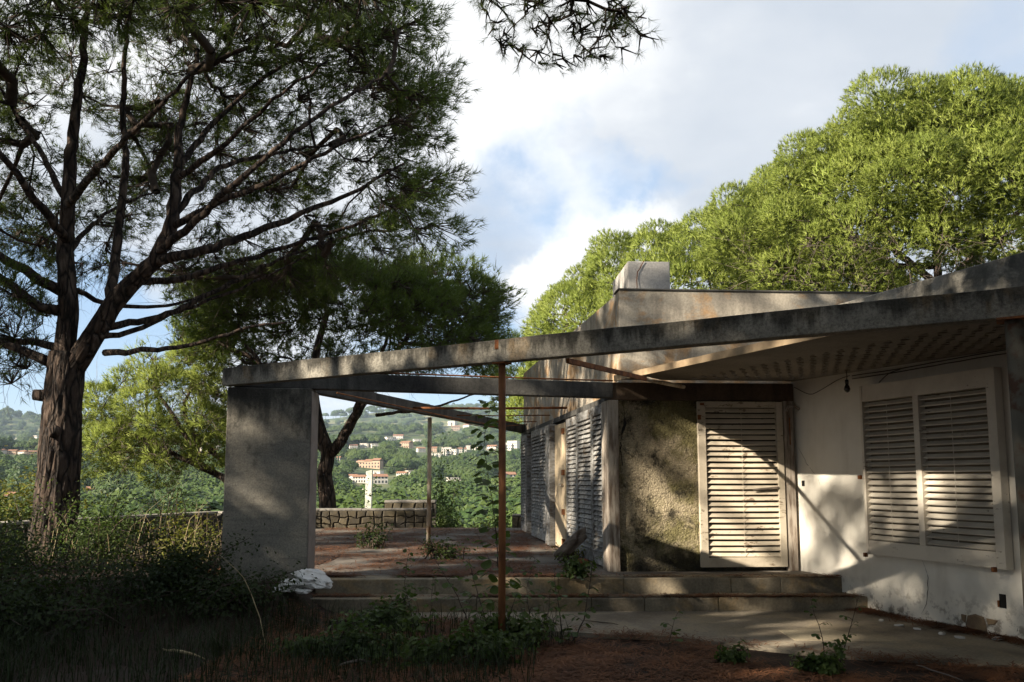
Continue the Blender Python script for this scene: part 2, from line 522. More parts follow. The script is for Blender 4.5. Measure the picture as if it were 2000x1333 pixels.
# ------------------------------------------------------------------ mesh helpers
class MB:
    """collects shapes in world coordinates; build() links them as one mesh object"""

    def __init__(self):
        self.v, self.f, self.s = [], [], []

    def add(self, vs, fs, smooth=False):
        o = len(self.v)
        self.v += [tuple(p) for p in vs]
        self.f += [tuple(i + o for i in f) for f in fs]
        self.s += [smooth] * len(fs)
        return self

    def prism(self, pts, z0, z1):
        n = len(pts)
        vs = [(p[0], p[1], z0) for p in pts] + [(p[0], p[1], z1) for p in pts]
        fs = [tuple(range(n))[::-1], tuple(range(n, 2 * n))] + [(i, (i + 1) % n, n + (i + 1) % n, n + i) for i in range(n)]
        return self.add(vs, fs)

    def wall(self, a, b, z0, z1, t, side=1):
        """upright slab whose face runs a-b; thickness t goes to the left (side=1) or right of a->b"""
        d = Vector((b[0] - a[0], b[1] - a[1], 0)).normalized()
        n = Vector((-d.y, d.x, 0)) * t * side
        return self.prism([a, b, (b[0] + n.x, b[1] + n.y), (a[0] + n.x, a[1] + n.y)][::side], z0, z1)

    def bar(self, a, b, w, h):
        """box beam between two points (centre line), w across, h up"""
        a, b = Vector(a), Vector(b)
        d = (b - a).normalized()
        sd = d.cross(Vector((0, 0, 1)))
        if sd.length < 1e-4:
            sd = Vector((1, 0, 0))
        sd.normalize()
        up = sd.cross(d).normalized()
        vs = []
        for p in (a, b):
            for (x, y) in ((-1, -1), (1, -1), (1, 1), (-1, 1)):
                vs.append(p + sd * x * w / 2 + up * y * h / 2)
        return self.add(vs, [(3, 2, 1, 0), (4, 5, 6, 7), (0, 1, 5, 4), (1, 2, 6, 5), (2, 3, 7, 6), (3, 0, 4, 7)])

    def box(self, c, s, rz=0.0):
        ca, sa = math.cos(rz), math.sin(rz)
        vs = []
        for z in (-1, 1):
            for (x, y) in ((-1, -1), (1, -1), (1, 1), (-1, 1)):
                X, Y = x * s[0] / 2, y * s[1] / 2
                vs.append((c[0] + X * ca - Y * sa, c[1] + X * sa + Y * ca, c[2] + z * s[2] / 2))
        return self.add(vs, [(3, 2, 1, 0), (4, 5, 6, 7), (0, 1, 5, 4), (1, 2, 6, 5), (2, 3, 7, 6), (3, 0, 4, 7)])

    def tube(self, pts, radii, sides=8, disp=None, cap=True):
        pts = [Vector(p) for p in pts]
        n = len(pts)
        if isinstance(radii, (int, float)):
            radii = [radii] * n
        d0 = (pts[1] - pts[0]).normalized()
        ref = Vector((0, 0, 1)) if abs(d0.z) < 0.9 else Vector((1, 0, 0))
        u = d0.cross(ref).normalized()
        vs = []
        for i, p in enumerate(pts):
            d = (pts[min(i + 1, n - 1)] - pts[max(i - 1, 0)]).normalized()
            u = (u - d * u.dot(d)).normalized()
            w = d.cross(u)
            for k in range(sides):
                a = 2 * PI * k / sides
                dr = u * math.cos(a) + w * math.sin(a)
                r = radii[i]
                if disp:
                    r = disp(a, i, p + dr * r, r)
                vs.append(p + dr * r)
        fs = []
        for i in range(n - 1):
            for k in range(sides):
                k2 = (k + 1) % sides
                fs.append((i * sides + k, i * sides + k2, (i + 1) * sides + k2, (i + 1) * sides + k))
        self.add(vs, fs, True)
        if cap:
            o = len(self.v) - n * sides
            self.f += [tuple(range(o, o + sides))[::-1], tuple(range(o + (n - 1) * sides, o + n * sides))]
            self.s += [False, False]
        return self

    def build(self, name, mat, parent=None, bevel=0.0, at_loc=None):
        base = Vector(at_loc) if at_loc is not None else Vector((0, 0, 0))
        if parent is not None:
            base = world_loc(parent)
        me = bpy.data.meshes.new(name)
        me.from_pydata([(p[0] - base.x, p[1] - base.y, p[2] - base.z) for p in self.v], [], self.f)
        me.polygons.foreach_set('use_smooth', self.s)
        me.materials.append(mat)
        me.update()
        o = bpy.data.objects.new(name, me)
        COL.objects.link(o)
        o.parent = parent
        if at_loc is not None and parent is None:
            o.location = base
        if bevel:
            b = o.modifiers.new('bevel', 'BEVEL')
            b.width = bevel
            b.segments = 2
            b.limit_method = 'ANGLE'
        return o


def world_loc(o):
    p = Vector((0, 0, 0))
    while o is not None:
        p += Vector(o.location)
        o = o.parent
    return p


def np_mesh(name, V, Fc, mat, parent=None, loc=None, smooth=False, normals=None):
    """V (n,3) world coords, Fc (m,k) -> one mesh object"""
    base = np.zeros(3)
    if parent is not None:
        base = np.array(world_loc(parent))
    elif loc is not None:
        base = np.array(loc, float)
    me = bpy.data.meshes.new(name)
    V = np.asarray(V, np.float32) - base.astype(np.float32)
    Fc = np.asarray(Fc, np.int32)
    m, k = Fc.shape
    me.vertices.add(len(V))
    me.vertices.foreach_set('co', V.ravel())
    me.loops.add(m * k)
    me.loops.foreach_set('vertex_index', Fc.ravel())
    me.polygons.add(m)
    me.polygons.foreach_set('loop_start', np.arange(0, m * k, k, dtype=np.int32))
    me.polygons.foreach_set('use_smooth', np.full(m, smooth, dtype=bool))
    me.materials.append(mat)
    me.update(calc_edges=True)
    me.validate()
    if normals is not None:
        me.polygons.foreach_set('use_smooth', np.ones(m, dtype=bool))
        me.normals_split_custom_set_from_vertices(np.asarray(normals, np.float32))
    o = bpy.data.objects.new(name, me)
    COL.objects.link(o)
    o.parent = parent
    if loc is not None and parent is None:
        o.location = loc
    return o


def thing(name, label, cat, loc=(0, 0, 0), group=None):
    o = bpy.data.objects.new(name, None)
    COL.objects.link(o)
    o.location = loc
    o.empty_display_size = 0.2
    return tag(o, label, cat, group)


def tag(o, label, cat, group=None, kind=None):
    o['label'] = label
    o['category'] = cat
    if group:
        o['group'] = group
    if kind:
        o['kind'] = kind
    return o


def structure(o, label=None):
    o['kind'] = 'structure'
    if label:
        o['label'] = label
    return o


def child_copy(src, parent, wloc, rz=None):
    """another object on the same mesh, under parent, origin at world point wloc"""
    c = src.copy()
    COL.objects.link(c)
    c.parent = parent
    c.location = Vector(wloc) - world_loc(parent)
    if rz is not None:
        c.rotation_euler = (0, 0, rz)
    return c


def catmull(pts, step):
    pts = [Vector(p) for p in pts]
    P = [2 * pts[0] - pts[1]] + pts + [2 * pts[-1] - pts[-2]]
    out = []
    for i in range(1, len(P) - 2):
        n = max(1, int((P[i + 1] - P[i]).length / step))
        for k in range(n):
            t = k / n
            a, b, c, d = P[i - 1], P[i], P[i + 1], P[i + 2]
            out.append(0.5 * ((2 * b) + (c - a) * t + (2 * a - 5 * b + 4 * c - d) * t * t + (3 * b - a - 3 * c + d) * t ** 3))
    out.append(pts[-1])
    return out


def jitter_line(pts, amp, step):
    out = []
    q = catmull(pts, step)
    for i, p in enumerate(q):
        if 0 < i < len(q) - 1:
            p = p + Vector((R.uniform(-amp, amp), R.uniform(-amp, amp), R.uniform(-amp, amp)))
        out.append(p)
    return out

# ------------------------------------------------------------------ the setting: ground and valley
def smooth(a, b, x):
    t = np.clip((x - a) / (b - a), 0, 1)
    return t * t * (3 - 2 * t)


def vnoise(x, y, s, seed=0):
    """cheap smooth noise from sines, vectorised"""
    r = np.random.default_rng(100 + seed)
    out = np.zeros_like(x, dtype=float)
    for k in range(7):
        a = r.uniform(0, 2 * PI)
        f = s * r.uniform(0.6, 1.9)
        ph = r.uniform(0, 2 * PI)
        out += np.sin((x * math.cos(a) + y * math.sin(a)) * f + ph)
    return out / 3.0


PROFILE = [(0, 0.0), (21.5, 0.0), (26, -1.2), (60, -8), (100, -11), (150, -11), (200, -9.5), (300, -6), (450, 0), (600, 8), (800, 21), (1000, 35),
           (1300, 56), (1700, 84), (2500, 160), (3100, 206), (4200, 150), (9000, 60)]


def ground_h(x, y):
    x = np.asarray(x, float)
    y = np.asarray(y, float)
    r = np.hypot(x, y)
    # the plateau of the garden reaches further behind the house
    plate = smooth(2, 8, x) * 26 * smooth(400, 40, np.abs(x))
    rr = np.maximum(r - plate, 0)
    rr = np.where(y < 0, np.minimum(rr, 21), rr)
    h = np.interp(rr, [p[0] for p in PROFILE], [p[1] for p in PROFILE])
    w = smooth(200, 900, r)
    h = h + w * vnoise(x, y, 0.0075, 1) * (5 + 0.012 * r)
    h = h + smooth(40, 120, r) * vnoise(x, y, 0.05, 2) * 0.7
    az = x / np.maximum(np.abs(y), 1)
    # the ridge line sinks and rises across the view
    h = h + smooth(1600, 2800, r) * (26 * np.sin(az * 7.0 + 2.0) + 12 * np.sin(az * 19 + 1.0))
    # garden: the bramble bank on the left, small unevenness
    near = 1 - smooth(16, 22, r)
    bank = smooth(-1.7, -2.7, x) * smooth(7.6, 9.3, y) * 0.33
    h = h + near * (bank + 0.035 * vnoise(x, y, 1.6, 3) + 0.02)
    # levelled under house, terrace and apron
    flat = smooth(-2.6, -1.6, x) * smooth(6.4, 8.0, y) * near
    h = h * (1 - flat) - 0.02 * flat
    return h


def build_ground():
    ys = np.concatenate([-np.geomspace(60, 0.6, 26), np.linspace(0, 24, 90), np.geomspace(24.6, 8500, 130)])
    ts = np.concatenate([-np.geomspace(3.2, 1.05, 16), np.linspace(-1.0, 1.0, 130), np.geomspace(1.05, 3.2, 16)])
    wid = np.maximum(np.abs(ys), 13.0) * 0.9
    X = ts[None, :] * wid[:, None]
    Y = np.repeat(ys[:, None], len(ts), 1)
    Z = ground_h(X, Y)
    V = np.stack([X, Y, Z], -1).reshape(-1, 3)
    n = len(ts)
    i, j = np.meshgrid(np.arange(len(ys) - 1), np.arange(n - 1), indexing='ij')
    a = (i * n + j).ravel()
    Fc = np.stack([a, a + 1, a + n + 1, a + n], -1)
    o = np_mesh('ground', V, Fc, M['ground'], smooth=True)
    structure(o, 'needle covered garden ground falling away into the wooded valley')
    return o


build_ground()

# ------------------------------------------------------------------ plan of the house
TZ = 0.347                                   # terrace level
A = Vector((1.33, 10.60, 0))                 # front left corner of the house
B = Vector((3.67, 10.75, 0))                 # inner corner: front wall meets white wing
WD = Vector((1.02, -2.87, 0)).normalized()   # white wall runs this way towards the camera
WN = Vector((WD.y, -WD.x, 0))                # its outward normal
FD = Vector((1.05, -8.5, 0)).normalized()    # left facade, far to near
FN = Vector((FD.y, -FD.x, 0))
C = A - FD * 8.6                             # far left corner
D = B + WD * 8.0


def off(p, n, d):
    return (p[0] + n[0] * d, p[1] + n[1] * d)


house = thing('house', 'abandoned low concrete house with closed louvred shutters, mossy front wall and white wing', 'house', (A.x, A.y, 0))

# walls
MB().prism([(A.x, A.y), (B.x, B.y), (B.x - .02, B.y + .28), (A.x + .02, A.y + .28)], 0.0, 2.52).build('front_wall', M['moss'], house)
MB().prism([(A.x + .08, A.y + .02), (9.6, 11.13), (9.6, 11.4), (A.x + .06, A.y + .3)], 2.752, 3.98).build('upper_front_wall', M['tall'], house)
lint = MB().prism([(A.x - .06, A.y - .05), (B.x, B.y - .05), (B.x, B.y + .25), (A.x - .02, A.y + .25)], 2.523, 2.75)
lint.build('lintel', concrete('brown stained lintel', (.15, .105, .07), (.05, .035, .028), 0.7, 0.6, None, 0, 0.4, 0.012, 40, 0.7), house, 0.008)
fa = A + Vector((.07, .32, 0))
MB().wall(off(C, FN, -.0), (fa.x, fa.y), 2.53, 3.98, .22).build('side_upper_wall', M['tall'], house)
MB().prism([off(C, FN, 0), off(C, FN, -8.2), off(C + Vector((0, .25, 0)), FN, -8.2), (C.x, C.y + .25)], 0, 3.98).build('back_wall', M['tall'], house)
MB().prism([(9.6, 11.41), (9.85, 11.41), (8.9, 20.3), (8.65, 20.3)], 0, 3.98).build('end_wall', M['tall'], house)
MB().prism([(A.x + .3, A.y + .31), (9.59, 11.41), (8.64, 20.0), (C.x + .25, C.y - .02)], 3.70, 3.86).build('flat_roof', M['beam_dark'], house)
# black wall painted for the dark of the room behind the side shutters
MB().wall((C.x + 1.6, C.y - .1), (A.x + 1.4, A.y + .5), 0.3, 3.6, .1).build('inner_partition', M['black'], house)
# parapet coping lip
MB().prism([(A.x + .06, A.y), (9.62, 11.11), (9.62, 11.42), (A.x + .04, A.y + .32)], 3.982, 4.0).build('coping', M['beam_dark'], house)
# chimney
ch = MB().prism([(1.58, 11.0), (2.16, 11.03), (2.10, 12.25), (1.52, 12.2)], 3.862, 4.47)
cho = ch.build('chimney', M['chim'], house, 0.012)
MB().prism([(1.68, 11.1), (2.06, 11.12), (2.02, 12.1), (1.64, 12.08)], 4.472, 4.478).build('flue_opening', M['black'], cho)
ck = jitter_line([(1.80, 10.99, 4.47), (1.74, 10.99, 4.36), (1.70, 10.985, 4.25), (1.70, 10.985, 4.05), (1.71, 10.985, 3.9)], .008, .05)
MB().tube(ck, .006, 4).build('crack', M['rust'], cho)

# white wing
MB().wall((B.x, B.y), (D.x, D.y), -0.1, 2.778, .25).build('white_wall', M['white'], house)
P1, P2 = off(B, WN, .10), off(D, WN, .10)
MB().wall(P1, P2, 2.86, 3.60, .3).build('roof_fascia', M['beam'], house, 0.01)
MB().prism([off(B, WN, -.22), off(D, WN, -.22), (12.5, 5.0), (9.55, 11.0)], 3.30, 3.45).build('wing_roof', M['beam_dark'], house)
MB().prism([off(D, WN, 0), off(D, WN, -.25), (12.5, 5.2), (12.5, 5.0)], -0.1, 3.3).build('wing_end_wall', M['white'], house)

# perforated canopy slab between front beam, house and white wing
BL = Vector((-3.26, 9.37, 0))               # front beam runs BL -> BR
BR = Vector((5.60, 4.03, 0))
BD = (BR - BL).normalized()
BN = Vector((BD.y, -BD.x, 0))


def on_beam(s):
    return BL + BD * s


def canopy():
    """slab with real round holes; cells follow the white wall"""
    mb = MB()
    z0, z1 = 2.782, 2.83
    o = Vector((B.x, B.y, 0))                # local axes: u away from the white wall, w along it
    u, w = WN, WD

    def beam_w(uu):                          # w where the front beam is met
        p = o + u * uu
        nn = Vector((-BD.y, BD.x, 0))
        return ((BL + nn * 0.09) - p).dot(nn) / w.dot(nn)

    def front_w(uu):                         # w where the front wall line is met
        p = o + u * uu
        dd = (B - A).normalized()
        nn = Vector((-dd.y, dd.x, 0))
        return (A - p).dot(nn) / w.dot(nn) + 0.06

    cell, r = 0.20, 0.042
    rows = 7
    u0 = 0.10
    U1 = 2.27
    ns = 12
    def pt(uu, ww, z):
        p = o + u * uu + w * ww
        fw_ = front_w(uu)
        return (p.x, p.y, z - .092 * min(max((ww - fw_) / (beam_w(uu) - fw_), 0), 1))
    # edge strip beside the wall, hole rows, then the plain strip out to the slab edge
    def strip(ua, ub, wa_a, wa_b, wb_a, wb_b):
        q = [(ua, wa_a), (ua, wa_b), (ub, wb_b), (ub, wb_a)]
        mb.add([pt(*p, z0) for p in q] + [pt(*p, z1) for p in q], [(3, 2, 1, 0), (4, 5, 6, 7)] + [(i, (i + 1) % 4, 4 + (i + 1) % 4, 4 + i) for i in range(4)])
    strip(0.003, u0, front_w(0.003), beam_w(0.003), front_w(u0), beam_w(u0))
    uh = u0 + rows * cell
    strip(uh, U1, front_w(uh), beam_w(uh), front_w(U1), beam_w(U1))
    for i in range(rows):
        ua = u0 + i * cell
        ub = ua + cell
        w0 = max(front_w(ua), front_w(ub)) + 0.12
        w1 = min(beam_w(ua), beam_w(ub)) - 0.12
        sh = (i % 2) * 0.5 * cell
        n = int((w1 - w0 - sh) / cell)
        strip(ua, ub, front_w(ua), w0 + sh, front_w(ub), w0 + sh)
        strip(ua, ub, w0 + sh + n * cell, beam_w(ua), w0 + sh + n * cell, beam_w(ub))
        for k in range(n):
            cu, cw = (ua + ub) / 2, w0 + sh + (k + .5) * cell
            sq, ci = [], []
            for a in range(ns):
                an = 2 * PI * a / ns
                c_, s_ = math.cos(an), math.sin(an)
                mx = max(abs(c_), abs(s_))
                sq.append((cu + c_ / mx * cell / 2, cw + s_ / mx * cell / 2))
                ci.append((cu + c_ * r, cw + s_ * r))
            vs = [pt(*p, z0) for p in sq] + [pt(*p, z0) for p in ci] + [pt(*p, z1) for p in sq] + [pt(*p, z1) for p in ci]
            fs = []
            for a in range(ns):
                b = (a + 1) % ns
                fs += [(a, b, ns + b, ns + a), (2 * ns + b, 2 * ns + a, 3 * ns + a, 3 * ns + b), (ns + a, ns + b, 3 * ns + b, 3 * ns + a)]
            mb.add(vs, fs)
    mb.build('perforated_canopy', M['soffit'], house)
    # roof sheet over the holes, blackened so they read dark except along the back
    q = [(.02, front_w(.02) + .95), (.02, beam_w(.02) - .1), (1.75, beam_w(1.75) - .1), (1.75, front_w(1.75) + .75)]
    MB().add([pt(*p, 2.845) for p in q] + [pt(*p, 2.855) for p in q], [(3, 2, 1, 0), (4, 5, 6, 7)] + [(i, (i + 1) % 4, 4 + (i + 1) % 4, 4 + i) for i in range(4)]).build('roof_sheet', M['black'], house)
    # thin edge board of the slab
    e0, e1 = pt(U1 + .012, front_w(U1), 0), pt(U1 + .012, beam_w(U1), 0)
    MB().bar((e0[0], e0[1], 2.80), (e1[0], e1[1], 2.712), .024, .075).build('edge_board', plain('edge board', (.40, .30, .19), (.25, .18, .11), 6), house)


canopy()


# ------------------------------------------------------------------ louvred shutters
def proto(mb, name, mat):
    me = bpy.data.meshes.new(name)
    me.from_pydata(mb.v, [], mb.f)
    me.polygons.foreach_set('use_smooth', mb.s)
    me.materials.append(mat)
    me.update()
    return me


def inst(name, me, parent, wloc, rz=0.0, rx=0.0):
    o = bpy.data.objects.new(name, me)
    COL.objects.link(o)
    o.parent = parent
    o.location = Vector(wloc) - world_loc(parent)
    o.rotation_euler = (rx, 0, rz)
    return o


def shutter(name, a, b, z0, z1, mat, backmat, n, stile=(.08, .08), rail=(.1, .1), mull=(), mw=.05, depth=.07, tilt=0.75,
            slat_d=.062, sway=0.0, label=None, slat_t=.013, back=True):
    """frame from a to b (left to right seen from outside); one slat object per louvre"""
    a, b = Vector((a[0], a[1], 0)), Vector((b[0], b[1], 0))
    d = (b - a)
    wd = d.length
    d.normalize()
    nrm = Vector((d.y, -d.x, 0))
    rz = math.atan2(d.y, d.x)

    def P(s, o, z):
        p = a + d * s - nrm * o
        return (p.x, p.y, z)

    def blk(mb, s0, s1, zz0, zz1, o0=0.0, o1=depth):
        mb.prism([P(s0, o0, 0)[:2], P(s1, o0, 0)[:2], P(s1, o1, 0)[:2], P(s0, o1, 0)[:2]], zz0, zz1)
    mb = MB()
    blk(mb, 0, stile[0], z0, z1)
    blk(mb, wd - stile[1], wd, z0, z1)
    blk(mb, stile[0] + .001, wd - stile[1] - .001, z0, z0 + rail[1], .002, depth - .002)
    blk(mb, stile[0] + .001, wd - stile[1] - .001, z1 - rail[0], z1, .002, depth - .002)
    edges = [stile[0]]
    for mpos in mull:
        blk(mb, mpos - mw / 2, mpos + mw / 2, z0 + rail[1] + .001, z1 - rail[0] - .001, .001, depth - .003)
        edges += [mpos - mw / 2, mpos + mw / 2]
    edges.append(wd - stile[1])
    fr = mb.build(name, mat, house, 0.004)
    if label:
        fr['label'] = label
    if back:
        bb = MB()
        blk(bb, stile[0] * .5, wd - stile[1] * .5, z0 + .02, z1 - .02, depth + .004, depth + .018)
        bb.build('added_backing', backmat, fr)  # added board, black where the gaps between louvres should look dark
    zz0, zz1 = z0 + rail[1], z1 - rail[0]
    for i in range(0, len(edges), 2):
        s0, s1 = edges[i] + .002, edges[i + 1] - .002
        L = s1 - s0
        sm = MB()
        # a bowed, slightly uneven louvre board, tilted so its front edge hangs low
        ct, st = math.cos(tilt), math.sin(tilt)
        vs = []
        K = 4
        for k in range(K + 1):
            x = -L / 2 + L * k / K
            for (dy, dz) in ((-slat_d / 2, -slat_t / 2), (slat_d / 2, -slat_t / 2), (slat_d / 2, slat_t / 2), (-slat_d / 2, slat_t / 2)):
                y = dy * ct - dz * st
                z = dy * st + dz * ct
                vs.append((x, y, z - .002 * math.sin(PI * k / K)))
        fs = [(0, 1, 2, 3), (K * 4 + 3, K * 4 + 2, K * 4 + 1, K * 4)]
        for k in range(K):
            for e in range(4):
                e2 = (e + 1) % 4
                fs.append((k * 4 + e, (k + 1) * 4 + e, (k + 1) * 4 + e2, k * 4 + e2))
        sm.add(vs, fs)
        me = proto(sm, 'slat', mat)
        for k in range(n):
            z = zz0 + (k + .5) * (zz1 - zz0) / n
            c = P((s0 + s1) / 2, depth * .5 + R.uniform(-.002, .002), z + R.uniform(-.002, .002))
            o = inst('slat', me, fr, c, rz)
            o.rotation_euler = (R.gauss(0, .025 + sway), R.gauss(0, .0025 + sway * .12), rz)
        # thin vertical tilt rod
        sc = (s0 + s1) / 2
        if L > .35:
            MB().bar(P(sc, .002, zz0 + .02), P(sc, .002, zz1 - .02), .004, .004).build('tilt_rod', mat, fr)
    return fr


fw = (B - A).normalized()
fn = Vector((fw.y, -fw.x, 0))


def on_front(x, o):
    s = (x - A.x) / fw.x
    p = A + fw * s + fn * o
    return (p.x, p.y)


# door shutter in the mossy front wall
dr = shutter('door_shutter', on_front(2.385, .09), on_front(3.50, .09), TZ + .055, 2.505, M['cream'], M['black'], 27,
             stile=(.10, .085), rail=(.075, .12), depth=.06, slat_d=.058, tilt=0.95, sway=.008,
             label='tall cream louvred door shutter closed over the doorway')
MB().box((*on_front(2.44, .10), 2.47), (.05, .02, .03), 0).build('hinge', M['rust'], dr)
MB().box((*on_front(2.40, .10), 2.30), (.04, .02, .06), 0).build('hinge', M['rust'], dr)
a_, b_ = on_front(3.08, .094), on_front(3.41, .098)
MB().bar((a_[0], a_[1], 1.375), (b_[0], b_[1], 1.405), .012, .022).build('broken_slat', M['log'], dr)
# jamb post right of the door, with the bent bracket on top
MB().prism([on_front(3.515, .075), on_front(3.645, .075), on_front(3.645, -.0), on_front(3.515, -.0)][::1], TZ, 2.52).build('door_jamb', M['post'], house, .006)
p = on_front(3.60, .11)
MB().tube([(p[0] - .06, p[1], 2.38), (p[0] - .03, p[1] - .01, 2.44), (p[0] + .05, p[1] - .02, 2.45), (p[0] + .1, p[1] - .03, 2.40)], .018, 8).build('bracket', M['post'], house)
MB().bar((p[0] - .02, p[1], 2.3), (p[0] - .02, p[1], 1.95), .012, .012).build('latch_rod', M['rust'], house)

# big double window shutter hung on the white wall


def on_white(y, o):
    s = (y - B.y) / WD.y
    p = B + WD * s + WN * o
    return (p.x, p.y)


wn = shutter('window_shutter', on_white(9.50, .115), on_white(7.84, .115), 0.668, 2.575, M['whiteframe'], M['beige'], 23,
             stile=(.035, .10), rail=(.185, .155), mull=(.80,), mw=.075, depth=.10, slat_d=.066, tilt=0.62, sway=.003,
             label='wide white louvred window shutter with two leaves on the white wall')
for y, z in ((9.53, 1.53), (9.50, .66), (7.95, .66)):
    q = on_white(y, .13)
    MB().box((q[0], q[1], z), (.03, .04, .045), math.atan2(WD.y, WD.x)).build('stop_block', M['rust'], wn)


# left facade: two louvred leaves, dark opening, folding panel, yellow door, three leaves, corner post
def on_side(y, o):
    s = (y - A.y) / FD.y
    p = A + FD * s + FN * o
    return (p.x, p.y)


GW = dict(stile=(.05, .05), rail=(.13, .16), depth=.05, slat_d=.062, tilt=0.95, sway=.03)
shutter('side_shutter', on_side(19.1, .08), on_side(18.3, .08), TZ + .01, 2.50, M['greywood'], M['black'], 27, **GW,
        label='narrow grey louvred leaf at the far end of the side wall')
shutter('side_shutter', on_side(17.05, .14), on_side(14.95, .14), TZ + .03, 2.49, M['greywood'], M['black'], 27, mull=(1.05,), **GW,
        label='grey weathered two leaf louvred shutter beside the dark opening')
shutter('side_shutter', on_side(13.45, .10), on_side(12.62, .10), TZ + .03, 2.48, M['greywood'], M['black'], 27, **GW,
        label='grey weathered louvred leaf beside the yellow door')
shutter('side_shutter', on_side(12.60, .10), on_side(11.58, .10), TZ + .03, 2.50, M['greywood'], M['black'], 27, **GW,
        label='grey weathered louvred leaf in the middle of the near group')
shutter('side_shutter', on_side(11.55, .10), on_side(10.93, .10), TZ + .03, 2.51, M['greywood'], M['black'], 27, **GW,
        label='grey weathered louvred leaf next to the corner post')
MB().prism([on_side(14.94, .20), on_side(14.47, .20), on_side(14.47, .03), on_side(14.94, .03)], TZ + .02, 2.47).build('shutter_edge_post', M['greywood'], house, .006)
yd = MB().prism([on_side(14.44, .11), on_side(13.50, .11), on_side(13.50, .05), on_side(14.44, .05)], TZ + .03, 2.44).build('yellow_door', M['yellowdoor'], house, .006)
for z in (2.30, 1.62, .98, .5):
    q = on_side(13.60, .125)
    MB().box((q[0], q[1], z), (.16, .03, .09), math.atan2(FD.y, FD.x)).build('hinge', M['rust'], yd)
q = on_side(13.75, .13)
MB().box((q[0], q[1], 1.42), (.26, .04, .04), math.atan2(FD.y, FD.x)).build('bolt', M['cream'], yd)
MB().prism([on_side(10.90, .11), on_side(10.545, .11), on_side(10.545, -.03), on_side(10.90, -.03)], TZ, 2.52).build('corner_post', M['post'], house, .008)
MB().prism([on_side(18.27, .06), on_side(18.2, .06), on_side(18.2, -.1), on_side(18.27, -.1)], TZ, 2.5).build('opening_post', M['greywood'], house)
MB().prism([on_side(19.2, .05), on_side(10.96, .05), on_side(10.96, -.1), on_side(19.2, -.1)], 2.515, 2.60).build('shutter_rail', M['beam_dark'], house)
MB().prism([on_side(19.2, .02), on_side(19.13, .02), on_side(19.13, -.4), on_side(19.2, -.4)], TZ, 2.5).build('far_post', M['post'], house)


# marks on the walls
def ribbon(pts, w, depth, name, mat, parent, nrm, taper=True):
    """a crack: a narrow sunken-looking sliver standing 1.5 mm proud of the plaster"""
    pts = [Vector(p) for p in pts]
    n = len(pts)
    vs, fs = [], []
    for i, p in enumerate(pts):
        d = (pts[min(i + 1, n - 1)] - pts[max(0, i - 1)]).normalized()
        sd = d.cross(nrm).normalized()
        ww = w * (0.35 + 0.65 * R.random()) * (math.sin(PI * (i + .4) / (n)) if taper else 1)
        for s, o in ((-1, 0), (0, depth), (1, 0)):
            vs.append(p + sd * ww * s + nrm * (o + .0005))
    for i in range(n - 1):
        for k in range(2):
            fs.append((i * 3 + k, i * 3 + k + 1, (i + 1) * 3 + k + 1, (i + 1) * 3 + k))
    return MB().add(vs, fs).build(name, mat, parent)


def fpt(px, py, o=.002):
    """point on the mossy front wall seen at that pixel"""
    c0 = Vector((0, 0, CAMZ))
    r = (at(px, py, 1.0) - c0)
    t = (A - c0).dot(fn) / r.dot(fn)
    return c0 + r * t + fn * o


def wpt(px, py, o=.002):
    c0 = Vector((0, 0, CAMZ))
    r = (at(px, py, 1.0) - c0)
    t = (B - c0).dot(WN) / r.dot(WN)
    return c0 + r * t + WN * o


def crack(pts, f, w, nrm):
    p = jitter_line([f(*q) for q in pts], .008, .05)
    ribbon(p, w, .0015, 'crack', M['crack'], house, nrm)


crack([(1216, 770), (1219, 815), (1215, 845), (1212, 880), (1216, 905), (1213, 950)], fpt, .010, fn)
crack([(1219, 815), (1222, 828), (1216, 840), (1214, 850)], fpt, .022, fn)
crack([(1309, 830), (1316, 870), (1313, 900)], fpt, .004, fn)
crack([(1552, 858), (1565, 885), (1580, 912), (1597, 935), (1604, 958)], wpt, .004, WN)
crack([(1802, 1096), (1811, 1120), (1812, 1160), (1810, 1182), (1800, 1200)], wpt, .005, WN)
crack([(1988, 1228), (1983, 1250), (1978, 1268)], wpt, .006, WN)
for px, py, w, h in ((1569, 945, .05, .07), (1959, 1175, .07, .13)):
    q = wpt(px, py, -.02)
    bx = MB().box(q, (w, .05, h), math.atan2(WD.y, WD.x)).build('socket_hole', M['black'], house)
q = wpt(1952, 1180, .01)
MB().box(q, (.012, .02, .06), math.atan2(WD.y, WD.x)).build('torn_socket_plate', M['rust'], house)

# fallen plaster baring the stones at the foot of the white wall


def bare_stone(outline, out=.012):
    pts = [wpt(px, py, 0.0) for px, py in outline]
    c = sum(pts, Vector()) / len(pts)
    n = len(pts)
    vs = [p + WN * .0015 for p in pts] + [c + (p - c) * .82 + WN * out for p in pts]
    fs = [tuple(range(n, 2 * n))] + [(i, (i + 1) % n, n + (i + 1) % n, n + i) for i in range(n)]
    MB().add(vs, fs).build('bare_stone', plain('bare stone', (.22, .15, .08), (.13, .09, .06), 4, bump=.5, bs=30) if 'bare' not in M else M['bare'], house)


M['bare'] = plain('bare brown stone', (.24, .17, .10), (.13, .09, .06), 5, bump=.6, bs=30)
bare_stone([(1890, 1203), (1905, 1200), (1922, 1206), (1926, 1218), (1931, 1246), (1915, 1245), (1898, 1240), (1886, 1222)])
bare_stone([(1878, 1200), (1888, 1202), (1886, 1218), (1879, 1212)])
bare_stone([(1926, 1208), (1950, 1213), (1944, 1221), (1930, 1222)])

